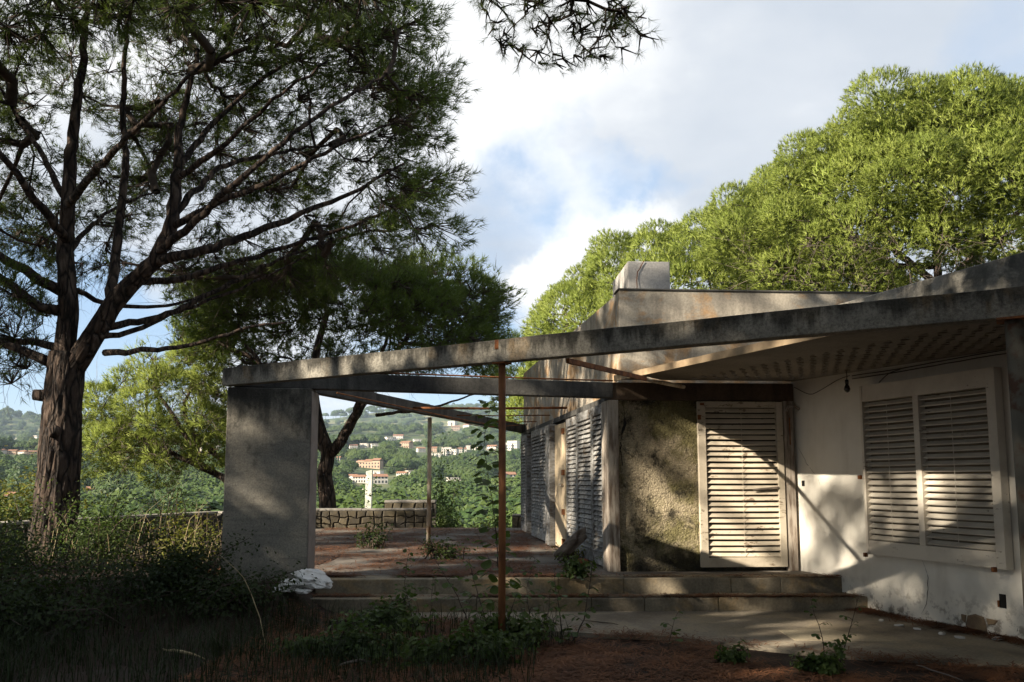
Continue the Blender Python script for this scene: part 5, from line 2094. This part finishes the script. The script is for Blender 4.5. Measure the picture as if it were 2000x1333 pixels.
    def blocks(x, y, size):
        """would a tree here hide a house from the garden?"""
        rr = math.hypot(x, y)
        top = float(ground_h(x, y)) + size * 1.75
        line = CAMZ + (hz - CAMZ) * rr / hd_
        return bool(((rr < hd_) & (top > line + 2.4) & (np.abs(x / y - hx / hy) * hd_ < hr * .85 + size * .8 * hd_ / rr)).any())

    # individual trees in view
    placed = []

    def place(me_list, name, lab, grp, x, y, size, sz=None):
        o = bpy.data.objects.new(name, me_list[R.randrange(len(me_list))])
        COL.objects.link(o)
        o.location = (x, y, float(ground_h(x, y)) - .1)
        s = size * R.uniform(.85, 1.2)
        o.scale = (s, s, (sz or size) * R.uniform(.85, 1.15))
        o.rotation_euler = (0, 0, R.uniform(0, 6.28))
        tag(o, lab, 'tree', grp)
        placed.append((x, y, s))
        return o

    cnt = 0
    tries = 0
    while cnt < 265 and tries < 9000:
        tries += 1
        if R.random() < .42:
            px, py = R.uniform(-40, 450), R.uniform(868, 1012)
        else:
            px, py = R.uniform(600, 1060), R.uniform(858, 1000)
        h = hit(px, py, 70)
        if h is None or h[1] > 1100:
            continue
        x, y, z = h
        size = R.uniform(3.2, 5.6)
        if not clear(x, y, size):
            continue
        if placed and min(math.hypot(x - a, y - b) - (c + size) * .62 for a, b, c in placed) < 0:
            continue
        k = R.random()
        wh = ('left of the broad pier' if px < 500 else 'seen through the pergola')
        nf = 'nearer' if y < 260 else ('middle' if y < 520 else 'farther')
        if k < .70:
            place(um, 'umbrella_pine', f'green umbrella pine in the {nf} valley {wh}', f'umbrella pines in the {nf} valley {wh}', x, y, size)
        elif k < .93:
            place(ro, 'valley_tree', f'round crowned green tree in the {nf} valley {wh}', f'round trees in the {nf} valley {wh}', x, y, size * .85)
        else:
            place(au, 'autumn_tree', f'yellow brown autumn tree in the {nf} valley {wh}', f'autumn trees in the {nf} valley {wh}', x, y, size * .7)
        cnt += 1
    for px, py in ((846, 915), (868, 905), (905, 890), (925, 895), (930, 890), (700, 905), (655, 925), (660, 925), (1000, 905), (300, 900), (60, 930), (855, 895)):
        h = hit(px, py, 70)
        if h:
            place(cy, 'cypress', 'slender dark cypress among the pines of the valley', 'cypresses in the valley', h[0], h[1], 4.6, 5.2)

    # the woods that read as one mass: points carrying copies of the valley trees
    PT, SCL, IDX = [], [], []
    cand = 0
    while len(PT) < 9000 and cand < 90000:
        cand += 1
        az = r.uniform(-.82, .12) if r.random() < .8 else r.uniform(-1.3, .9)
        y = 75 * (3300 / 75) ** (r.random() ** .75)
        x = az * y
        if az > .1 and y < 160:
            continue
        size = r.uniform(3.0, 5.0) * (1 + y / 1300)
        if ((np.hypot(hx - x, hy - y)) < hr + size * .6).any():
            continue
        if blocks(x, y, size):
            continue
        if y < 420 and placed and min((x - a) ** 2 + (y - b) ** 2 - (.7 * (c + size)) ** 2 for a, b, c in placed) < 0:
            continue
        if vnoise(np.array([x]), np.array([y]), .012, 9)[0] > 1.05 and 150 < y < 900:      # clearings and meadows
            continue
        PT.append((x, y, float(ground_h(x, y)) - .2))
        SCL.append(size)
        IDX.append(int(r.choice(8, p=[.15, .15, .13, .13, .12, .12, .1, .1])))
    me = bpy.data.meshes.new('woodland')
    me.from_pydata(PT, [], [])
    a = me.attributes.new('size', 'FLOAT', 'POINT')
    a.data.foreach_set('value', np.array(SCL, np.float32))
    a = me.attributes.new('kind', 'INT', 'POINT')
    a.data.foreach_set('value', np.array(IDX, np.int32))
    a = me.attributes.new('turn', 'FLOAT', 'POINT')
    a.data.foreach_set('value', r.uniform(0, 6.28, len(PT)).astype(np.float32))
    wood = bpy.data.objects.new('woodland', me)
    COL.objects.link(wood)
    ng = bpy.data.node_groups.new('woodland', 'GeometryNodeTree')
    ng.interface.new_socket('Geometry', in_out='INPUT', socket_type='NodeSocketGeometry')
    ng.interface.new_socket('Geometry', in_out='OUTPUT', socket_type='NodeSocketGeometry')
    gi, go = ng.nodes.new('NodeGroupInput'), ng.nodes.new('NodeGroupOutput')
    ip = ng.nodes.new('GeometryNodeInstanceOnPoints')
    jn = ng.nodes.new('GeometryNodeJoinGeometry')
    seen = {}
    for o_ in COL.objects:
        if o_.data in um + ro and o_.data not in seen:
            seen[o_.data] = o_
    for m_ in (um + ro[:2])[::-1]:
        oi = ng.nodes.new('GeometryNodeObjectInfo')
        oi.inputs['Object'].default_value = seen.get(m_, seen[um[0]])
        oi.inputs['As Instance'].default_value = True
        ng.links.new(oi.outputs['Geometry'], jn.inputs[0])

    def attr(nm, tp):
        n_ = ng.nodes.new('GeometryNodeInputNamedAttribute')
        n_.data_type = tp
        n_.inputs['Name'].default_value = nm
        return n_.outputs['Attribute']
    cx = ng.nodes.new('ShaderNodeCombineXYZ')
    ng.links.new(attr('turn', 'FLOAT'), cx.inputs[2])
    ng.links.new(gi.outputs[0], ip.inputs['Points'])
    ng.links.new(jn.outputs[0], ip.inputs['Instance'])
    ip.inputs['Pick Instance'].default_value = True
    ng.links.new(attr('kind', 'INT'), ip.inputs['Instance Index'])
    ng.links.new(cx.outputs[0], ip.inputs['Rotation'])
    ng.links.new(attr('size', 'FLOAT'), ip.inputs['Scale'])
    ng.links.new(ip.outputs[0], go.inputs[0])
    md = wood.modifiers.new('trees', 'NODES')
    md.node_group = ng
    wood['kind'] = 'stuff'
    wood['label'] = 'mixed pine woodland covering the valley and the far hillside'
    # pale road on a viaduct at the left
    h0, h1 = hit(345, 934), hit(432, 926)
    if h0 and h1:
        mb = MB().bar((h0[0], h0[1], h0[2] + 4), (h1[0], h1[1], h1[2] + 4), 7, 1.2)
        rd = thing('road_bridge', 'pale grey road bridge crossing the valley left of the broad pier', 'bridge', (h0[0], h0[1], h0[2]))
        mb.build('deck', M['coping'], rd)
        for k in (.2, .5, .8):
            c = [h0[i] * (1 - k) + h1[i] * k for i in range(3)]
            MB().box((c[0], c[1], c[2] + .5), (1.2, 3, 6.5)).build('pillar', M['coping'], rd)


build_valley()


# ------------------------------------------------------------------ shrubs, saplings, grass, litter
def leaf_cards(P, Dn, size, aspect=.55, fold=.25):
    """pointed folded leaves: 4 triangles each"""
    k = len(P)
    up = unit(Dn + rng.normal(size=(k, 3)) * .5)
    ax = unit(np.cross(up, rand_dirs(k)))
    sd = np.cross(up, ax)
    s = size * rng.uniform(.6, 1.25, (k, 1))
    b = P - ax * s * .5
    t = P + ax * s * .5
    l = P + sd * s * aspect * .5 + up * s * fold * .3
    r_ = P - sd * s * aspect * .5 + up * s * fold * .3
    V = np.stack([b, l, t, r_, P], 1).reshape(-1, 3)
    o = np.arange(k)[:, None] * 5
    T = np.concatenate([o + np.array([[0, 4, 1]]), o + np.array([[1, 4, 2]]), o + np.array([[2, 4, 3]]), o + np.array([[3, 4, 0]])], 0)
    return V, T


def bush(name, label, c, rad, nl, size, mat, nst=26, group=None, lumpy=.3, cat='shrub', asp=.55, zmin=-.1):
    gz = float(ground_h(c[0], c[1])) if c[2] is None else c[2]
    root = thing(name, label, cat, (c[0], c[1], gz), group)
    base = np.array([c[0], c[1], gz])
    rad = np.array(rad, float)
    d = rand_dirs(nst)
    d[:, 2] = np.abs(d[:, 2]) * .9 + .15
    d = unit(d)
    ends = base + d * rad * rng.uniform(.65, 1.0, (nst, 1)) * (1 + lumpy * rng.normal(size=(nst, 1)))
    # arching stems
    b0 = np.tile(base, (nst, 1)) + rng.normal(size=(nst, 3)) * np.array([rad[0] * .3, rad[1] * .3, 0])
    mid = (b0 + ends) / 2 + np.array([0, 0, 1.0]) * rad[2] * .18
    V1, F1 = edge_tubes(b0, mid, np.full(nst, .010), np.full(nst, .007), 4)
    V2, F2 = edge_tubes(mid, ends, np.full(nst, .007), np.full(nst, .003), 4)
    np_mesh('stems', np.concatenate([V1, V2]), np.concatenate([F1, F2 + len(V1)]), M['twig'], root)
    # leaves in sprays along the stems and filling between
    k = nl
    j = rng.integers(0, nst, k)
    t = rng.uniform(.25, 1.05, (k, 1))
    P = np.where(t < .5, b0[j] + (mid[j] - b0[j]) * t * 2, mid[j] + (ends[j] - mid[j]) * (t - .5) * 2)
    P = P + rng.normal(size=(k, 3)) * rad * .14
    P[:, 2] = np.maximum(P[:, 2], gz + .02)
    D_ = unit((P - base) / rad + np.array([0, 0, .6]))
    V, T = leaf_cards(P, D_, size, asp)
    np_mesh('foliage', V, T, M[mat], root)
    return root


def gh(x, y):
    return float(ground_h(x, y))


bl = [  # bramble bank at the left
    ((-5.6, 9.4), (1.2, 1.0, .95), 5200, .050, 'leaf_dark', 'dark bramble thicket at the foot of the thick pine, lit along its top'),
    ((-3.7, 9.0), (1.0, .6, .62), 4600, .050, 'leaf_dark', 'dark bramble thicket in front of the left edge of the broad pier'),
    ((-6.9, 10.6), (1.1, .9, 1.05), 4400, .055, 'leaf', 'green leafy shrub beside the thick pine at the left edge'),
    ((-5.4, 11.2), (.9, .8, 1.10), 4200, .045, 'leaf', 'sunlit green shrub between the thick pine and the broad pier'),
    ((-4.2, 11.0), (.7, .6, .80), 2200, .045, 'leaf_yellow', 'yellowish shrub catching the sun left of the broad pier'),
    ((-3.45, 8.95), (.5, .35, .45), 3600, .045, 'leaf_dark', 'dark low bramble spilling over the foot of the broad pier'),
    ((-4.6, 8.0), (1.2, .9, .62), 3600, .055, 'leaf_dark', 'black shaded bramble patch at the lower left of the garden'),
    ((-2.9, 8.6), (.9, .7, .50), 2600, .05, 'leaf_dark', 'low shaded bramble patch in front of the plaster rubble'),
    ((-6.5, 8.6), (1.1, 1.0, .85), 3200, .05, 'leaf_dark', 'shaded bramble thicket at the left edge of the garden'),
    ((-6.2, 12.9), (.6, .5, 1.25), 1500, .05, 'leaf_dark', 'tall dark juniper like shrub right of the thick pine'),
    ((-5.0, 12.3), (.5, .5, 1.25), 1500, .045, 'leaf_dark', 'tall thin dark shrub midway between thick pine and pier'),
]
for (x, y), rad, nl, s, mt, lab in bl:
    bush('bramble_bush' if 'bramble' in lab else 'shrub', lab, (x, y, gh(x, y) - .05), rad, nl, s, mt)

bm = [  # shrubs beyond the terrace wall
    ((-4.6, 25.0), (1.0, .9, 2.1), 2200, .10, 'leaf', 'loose green shrub between the second pine and the concrete post'),
    ((-3.2, 24.0), (.9, .8, 1.5), 2400, .10, 'leaf', 'rounded green shrub behind the dark masonry block'),
    ((-3.1, 27.0), (.7, .7, 2.6), 2000, .09, 'autumn', 'brown autumn shrub behind the slim white pole'),
    ((-2.0, 23.5), (.75, .7, 2.5), 2200, .10, 'leaf', 'tall dark leafy shrub right of the slim white pole'),
    ((-1.1, 24.5), (.9, .7, 1.2), 2400, .09, 'leaf_yellow', 'low yellow green shrub in the gap left of the rusty pole'),
    ((-.45, 26.0), (.7, .7, 2.2), 2000, .11, 'leaf', 'grey green willowy shrub behind the rusty pole'),
    ((.35, 24.8), (.6, .6, 1.1), 1600, .09, 'leaf', 'small green shrub at the far corner of the house'),
    ((-1.75, 21.3), (.55, .5, 1.0), 1500, .08, 'leaf', 'green shrub at the right end of the low terrace wall'),
    ((-9.3, 15.5), (1.3, 1.0, 1.35), 3600, .10, 'leaf_yellow', 'sunlit yellow green vine bush behind the wall at the left edge'),
    ((-5.9, 19.2), (.45, .4, 1.75), 1700, .08, 'leaf', 'ivy climbing beside the leaning pine left of the broad pier'),
    ((-8.0, 19.5), (1.2, .8, 1.0), 2000, .09, 'leaf', 'low green shrub behind the garden wall below the leaning pine'),
    ((-2.35, 14.2), (.35, .35, .55), 420, .07, 'leaf_dark', 'small dark plant on the terrace left of the slim white pole'),
    ((-1.0, 12.2), (.4, .3, .38), 420, .06, 'leaf', 'small green plant on the lit needles left of the rusty pole'),
    ((.86, 12.1), (.3, .25, .30), 260, .05, 'leaf_yellow', 'tuft of yellow green weed below the yellow door'),
]
for (x, y), rad, nl, s, mt, lab in bm:
    z = TZ if (-5 < x < 1.3 and 10 < y < 20) else gh(x, y) - .05
    bush('shrub' if 'plant' not in lab and 'weed' not in lab else 'plant', lab, (x, y, z), rad, nl, s, mt, cat='shrub' if 'plant' not in lab and 'weed' not in lab else 'plant')


# broad leaved saplings with single leaves
def leaf_mesh(k):
    """obovate leaf, folded along its rib, slightly curled"""
    prof = [(0, .04), (.25, .22), (.5, .36), (.72, .42), (.9, .30), (1.0, .06)]
    vs, fs = [], []
    for t, w in prof:
        z = -.10 * t * t + .02 * math.sin(k + t * 5)
        vs += [(t, -w, z + w * .22), (t, 0, z), (t, w, z + w * .22)]
    for i in range(len(prof) - 1):
        for s in range(2):
            fs.append((i * 3 + s, (i + 1) * 3 + s, (i + 1) * 3 + s + 1, i * 3 + s + 1))
    me = bpy.data.meshes.new('leaf')
    me.from_pydata(vs, [], fs)
    me.polygons.foreach_set('use_smooth', [True] * len(fs))
    me.materials.append(M['leaf'])
    return me


LEAF = [leaf_mesh(k) for k in range(3)]


def sapling(label, stems, size, spacing, start=.2, petiole=.10, pin=3, r0=.008, group=None):
    base = Vector(stems[0][0])
    root = thing('sapling', label, 'sapling', tuple(base), group)
    mb = MB()
    for pts in stems:
        q = jitter_line(pts, .006, .08)
        n = len(q)
        mb.tube(q, [r0 * (1 - .75 * i / n) for i in range(n)], 6)
        s = 0
        total = sum((q[i + 1] - q[i]).length for i in range(n - 1))
        nxt = total * start
        az = R.uniform(0, 6.28)
        for i in range(n - 1):
            seg = (q[i + 1] - q[i]).length
            while s + seg > nxt:
                t = (nxt - s) / seg
                p = q[i] + (q[i + 1] - q[i]) * t
                az += 2.2 + R.uniform(-.4, .4)
                # side stalk carrying a few leaflets
                pl = petiole * R.uniform(.6, 1.3) * (1.15 - .6 * nxt / total)
                dr = Vector((math.cos(az), math.sin(az) * .8, .45)).normalized()
                e = p + dr * pl
                mb.tube([p, (p + e) / 2 + Vector((0, 0, .006)), e], [.0022, .0018, .0012], 4)
                for m_ in range(pin):
                    f = 1 - m_ / (pin + .3) * .8
                    lp = p + (e - p) * f
                    side = 0 if m_ == 0 else (1 if m_ % 2 else -1) * R.uniform(.7, 1.2)
                    yaw = az + side
                    o = bpy.data.objects.new('leaf', LEAF[R.randrange(3)])
                    COL.objects.link(o)
                    o.parent = root
                    o.location = lp - base
                    o.rotation_euler = (R.uniform(-.5, .5), R.uniform(-.15, .75), yaw)
                    sc = size * R.uniform(.65, 1.15) * (1.1 - .35 * nxt / total)
                    o.scale = (sc, sc, sc)
                nxt += spacing * R.uniform(.7, 1.3)
            s += seg
    mb.build('stem', M['twig'], root)
    return root


def A2(px, py, Y):
    return tuple(at(px, py, Y))


sapling('tall thin leafy sapling climbing beside the rusty pole', [[A2(982, 1262, 8.25), A2(974, 1120, 8.25), A2(966, 1010, 8.25), A2(952, 920, 8.3), A2(945, 860, 8.3), A2(953, 820, 8.3), A2(962, 778, 8.35)]], .125, .05, .16, .15, 3)
sapling('sparse two stemmed sapling on the concrete apron in front of the lower step', [[A2(1612, 1325, 6.75), A2(1606, 1250, 6.85), A2(1590, 1200, 6.9), A2(1583, 1170, 6.95)], [A2(1640, 1300, 6.75), A2(1655, 1245, 6.8), A2(1668, 1200, 6.85), A2(1676, 1168, 6.9)]], .05, .075, .25, .10, 3, .005)
sapling('leafy sapling right of the rusty pole in front of the steps', [[A2(1090, 1290, 7.6), A2(1096, 1230, 7.7), A2(1088, 1170, 7.8), A2(1082, 1110, 7.9)], [A2(1100, 1290, 7.6), A2(1140, 1210, 7.7), A2(1150, 1150, 7.8), A2(1160, 1085, 7.9)]], .07, .06, .2, .10, 3)
sapling('bushy dark sapling left of the rusty pole in front of the steps', [[A2(930, 1300, 7.5), A2(915, 1220, 7.6), A2(885, 1150, 7.7), A2(850, 1095, 7.8)], [A2(940, 1300, 7.5), A2(950, 1230, 7.5), A2(930, 1150, 7.6), A2(915, 1090, 7.7)], [A2(950, 1300, 7.4), A2(990, 1220, 7.5), A2(1010, 1160, 7.6)]], .075, .05, .15, .12, 3)
sapling('small sapling at the left end of the apron', [[A2(1305, 1275, 7.3), A2(1312, 1230, 7.35), A2(1325, 1195, 7.4)]], .06, .06, .2, .08, 3, .004)
sapling('slender sapling with small leaves between the rusty pole and the plaster rubble', [[A2(800, 1290, 7.6), A2(805, 1210, 7.7), A2(790, 1140, 7.8), A2(800, 1075, 7.9)], [A2(815, 1290, 7.6), A2(840, 1200, 7.7), A2(845, 1130, 7.8)]], .06, .045, .15, .10, 3, .005)
sapling('low branching sapling just right of the rusty pole', [[A2(1020, 1290, 7.5), A2(1035, 1220, 7.6), A2(1030, 1150, 7.7), A2(1045, 1090, 7.8)], [A2(1030, 1290, 7.5), A2(1065, 1220, 7.6), A2(1075, 1150, 7.7)]], .07, .045, .12, .11, 3, .005)
for k, (px, py, Y, rx, rz, lab) in enumerate(((1600, 1330, 6.6, .22, .22, 'low bright leafy weed at the foot of the two stemmed sapling'), (1420, 1300, 6.9, .16, .16, 'small leafy weed on the needles left of the two stemmed sapling'),
                                            (880, 1310, 7.0, .5, .32, 'dark leafy undergrowth below the bushy sapling'), (1010, 1280, 7.5, .42, .40, 'dark leafy undergrowth round the foot of the rusty pole'), (1130, 1110, 9.9, .22, .3, 'dark weed growing over the terrace edge below the dry log'), (760, 1200, 8.4, .45, .3, 'dark undergrowth left of the lower step'),
                                            (700, 1290, 7.2, .6, .26, 'dark undergrowth at the bottom of the view left of the rusty pole'))):
    q = at(px, py, Y)
    g = 0.0 if Y < 9.7 else TZ
    bush('weed', lab, (q.x, q.y, g), (rx, rx * .7, rz), int(700 * rx / .22), .055, 'leaf', nst=10, cat='weed', asp=.7)


def grass_patch(name, label, n, fx, h, w, mat, lean=.5):
    """single blades, three triangles each"""
    P = np.array([fx() for _ in range(n)])
    hh = h * rng.uniform(.4, 1.25, n)
    az = rng.uniform(0, 2 * PI, n)
    ln = lean * rng.uniform(.1, 1.0, n) * hh
    d = np.stack([np.cos(az), np.sin(az), np.zeros(n)], -1)
    sd = np.stack([-np.sin(az), np.cos(az), np.zeros(n)], -1) * w * .5
    m1 = P + d * ln[:, None] * .25 + np.array([0, 0, 1.0]) * hh[:, None] * .6
    tip = P + d * ln[:, None] + np.array([0, 0, 1.0]) * hh[:, None]
    V = np.stack([P - sd, P + sd, m1 + sd * .8, m1 - sd * .8, tip], 1).reshape(-1, 3)
    o = np.arange(n)[:, None] * 5
    T = np.concatenate([o + np.array([[0, 1, 2]]), o + np.array([[0, 2, 3]]), o + np.array([[3, 2, 4]])], 0)
    g = np_mesh(name, V, T, mat)
    g['kind'] = 'stuff'
    g['label'] = label
    return g


def g_left():
    while True:
        x = -5.5 + 6.3 * R.random() ** 1.5
        y = R.uniform(5.4, 8.8)
        if x < .2 + .9 * mnoise.noise(Vector((x * 1.5, y * 1.5, 0))) and mnoise.noise(Vector((x * 1.1, y * 1.1, 5))) > R.uniform(-.7, .3):
            break
    return (x, y, gh(x, y) - .01)


grass_patch('grass', 'long dark grass in the shaded lower left of the garden', 6500, g_left, .30, .007, M['grassm'], 1.2)


def g_far():
    x = R.uniform(-2.2, 1.4)
    y = R.uniform(20.6, 25)
    return (x, y, gh(x, y) - .02)


grass_patch('grass', 'sunlit grass beyond the open end of the terrace', 6000, g_far, .34, .014, M['grassm'], .6)


def g_bank():
    while True:
        x = R.uniform(-6.5, -3.6)
        y = R.uniform(10.0, 13.5)
        return (x, y, gh(x, y) + R.uniform(0, .25))


grass_patch('dry_grass', 'pale dry stalks standing in the bramble bank left of the pier', 150, g_bank, .75, .006, M['dry'], 1.3)


def litter(name, label, n, fx, z_of):
    P = []
    while len(P) < n:
        x, y = fx()
        if mnoise.noise(Vector((x * 1.1, y * 1.1, 3))) + .35 * mnoise.noise(Vector((x * 4, y * 4, 1))) > R.uniform(-.35, .25):
            P.append((x, y, z_of(x, y)))
    P = np.array(P)
    a = rng.uniform(0, 2 * PI, n)
    L = rng.uniform(.08, .17, (n, 1))
    d = np.stack([np.cos(a), np.sin(a), rng.normal(size=n) * .12], -1)
    sd = np.stack([-np.sin(a), np.cos(a), np.zeros(n)], -1) * .0055
    P[:, 2] += rng.uniform(.002, .028, n)
    V = np.stack([P - d * L / 2 - sd, P - d * L / 2 + sd, P + d * L / 2], 1).reshape(-1, 3)
    o = np_mesh(name, V, np.arange(n * 3).reshape(-1, 3), M['litterm'])
    o['kind'] = 'stuff'
    o['label'] = label


litter('pine_litter', 'red brown fallen pine needles lying over the terrace', 42000, lambda: (R.uniform(-4.4, .3) if R.random() < .9 else R.uniform(.0, 1.0), 10.1 + 9.8 * R.random() ** 1.3), lambda x, y: TZ)


def front_xy():
    while True:
        x, y = R.uniform(-2.4, 5.2), 5.9 + 3.4 * R.random()
        lim = np.interp(x, [-1, -.1, .35, .9, 1.5, 2.0, 2.7, 3.6, 4.9], [9.1, 8.75, 8.35, 8.15, 8.05, 7.7, 7.2, 6.9, 6.6])
        if y < lim + R.gauss(.05, .14):
            return x, y


litter('pine_litter', 'red brown fallen pine needles covering the ground in front of the apron', 26000, front_xy, lambda x, y: max(gh(x, y), .022 if y > 6.9 else 0.0))
litter('pine_litter', 'fallen needles gathered in the angles of the steps', 5000, lambda: (R.uniform(-2.5, 4.0), (9.66 if R.random() < .5 else 10.08) + abs(R.gauss(0, .05)) - .06), lambda x, y: .17 if y < 9.9 else TZ)
litter('pine_litter', 'fallen needles gathered at the foot of the white wall', 5000, lambda: (lambda s: ((B + WD * s + WN * (abs(R.gauss(0, .12)) + .02))[0], (B + WD * s)[1]))(R.uniform(1.0, 4.2)), lambda x, y: .022)


# sticks and bark pieces
def stick(name, label, pts, r, mat, cat='stick'):
    q = jitter_line(pts, r * .8, .08)
    n = len(q)
    o = MB().tube(q, [r * (1 - .6 * abs(2 * i / (n - 1) - 1) ** 2) for i in range(n)], 6).build(name, M[mat])
    return tag(o, label, cat)


def gp(px, py, dz=.02):
    """point on the garden ground seen at that pixel"""
    c0 = Vector((0, 0, CAMZ))
    r = at(px, py, 1.0) - c0
    t = (dz - CAMZ) / r.z
    return tuple(c0 + r * t)


stick('fallen_stick', 'curved pale stick on the dark ground left of the steps', [gp(655, 1302, .05), gp(680, 1294, .07), gp(705, 1292, .07), gp(726, 1294, .05)], .014, 'deadtwig')
stick('bark_strip', 'pale curled bark strip among the grass at the lower left', [gp(318, 1268, .06), gp(345, 1272, .10), gp(380, 1280, .10), gp(400, 1288, .06)], .013, 'dry', 'bark')
stick('bark_strip', 'short pale bark strip on the needles in front of the apron', [gp(1368, 1304, .02), gp(1385, 1307, .03), gp(1402, 1303, .02)], .012, 'dry', 'bark')
stick('bark_strip', 'small pale bark strip on the needles below the rusty pole', [gp(1122, 1296, .02), gp(1138, 1297, .03), gp(1150, 1294, .02)], .010, 'dry', 'bark')
stick('fallen_stick', 'thin brown twig lying on the apron near the lower step', [gp(1140, 1213, .03), gp(1180, 1217, .035), gp(1208, 1221, .03)], .006, 'twig')
stick('fallen_stick', 'bleached twig at the bottom right of the view', [gp(1790, 1300, .03), gp(1830, 1312, .06), gp(1880, 1330, .03)], .007, 'deadtwig')
stick('fallen_stick', 'long thin grass stalk arching over the shaded brambles', [gp(520, 1270, .05), A2(505, 1200, 7.9), A2(475, 1130, 8.1), A2(430, 1085, 8.3)], .004, 'dry', 'stalk')


# ------------------------------------------------------------------ haze over the valley
def haze():
    mb = MB()
    mb.add([(-4200, -70, -32), (4200, -70, -32), (4200, 5200, -32), (-4200, 5200, -32), (-4200, -70, 330), (4200, -70, 330), (4200, 5200, 330), (-4200, 5200, 330)],
           [(3, 2, 1, 0), (4, 5, 6, 7), (0, 1, 5, 4), (1, 2, 6, 5), (2, 3, 7, 6), (3, 0, 4, 7)])
    m = bpy.data.materials.new('thin haze')
    m.use_nodes = True
    nt = m.node_tree
    nt.nodes.remove(nt.nodes['Principled BSDF'])
    pv = nt.nodes.new('ShaderNodeVolumePrincipled')
    pv.inputs['Color'].default_value = (.64, .79, 1.0, 1)
    pv.inputs['Density'].default_value = HAZE
    pv.inputs['Anisotropy'].default_value = .0
    nt.links.new(pv.outputs[0], nt.nodes['Material Output'].inputs['Volume'])
    o = mb.build('haze', m)
    o['kind'] = 'stuff'
    o['label'] = 'thin bluish haze filling the valley air'


HAZE = 0.000085
USE_HAZE = True
if USE_HAZE:
    haze()
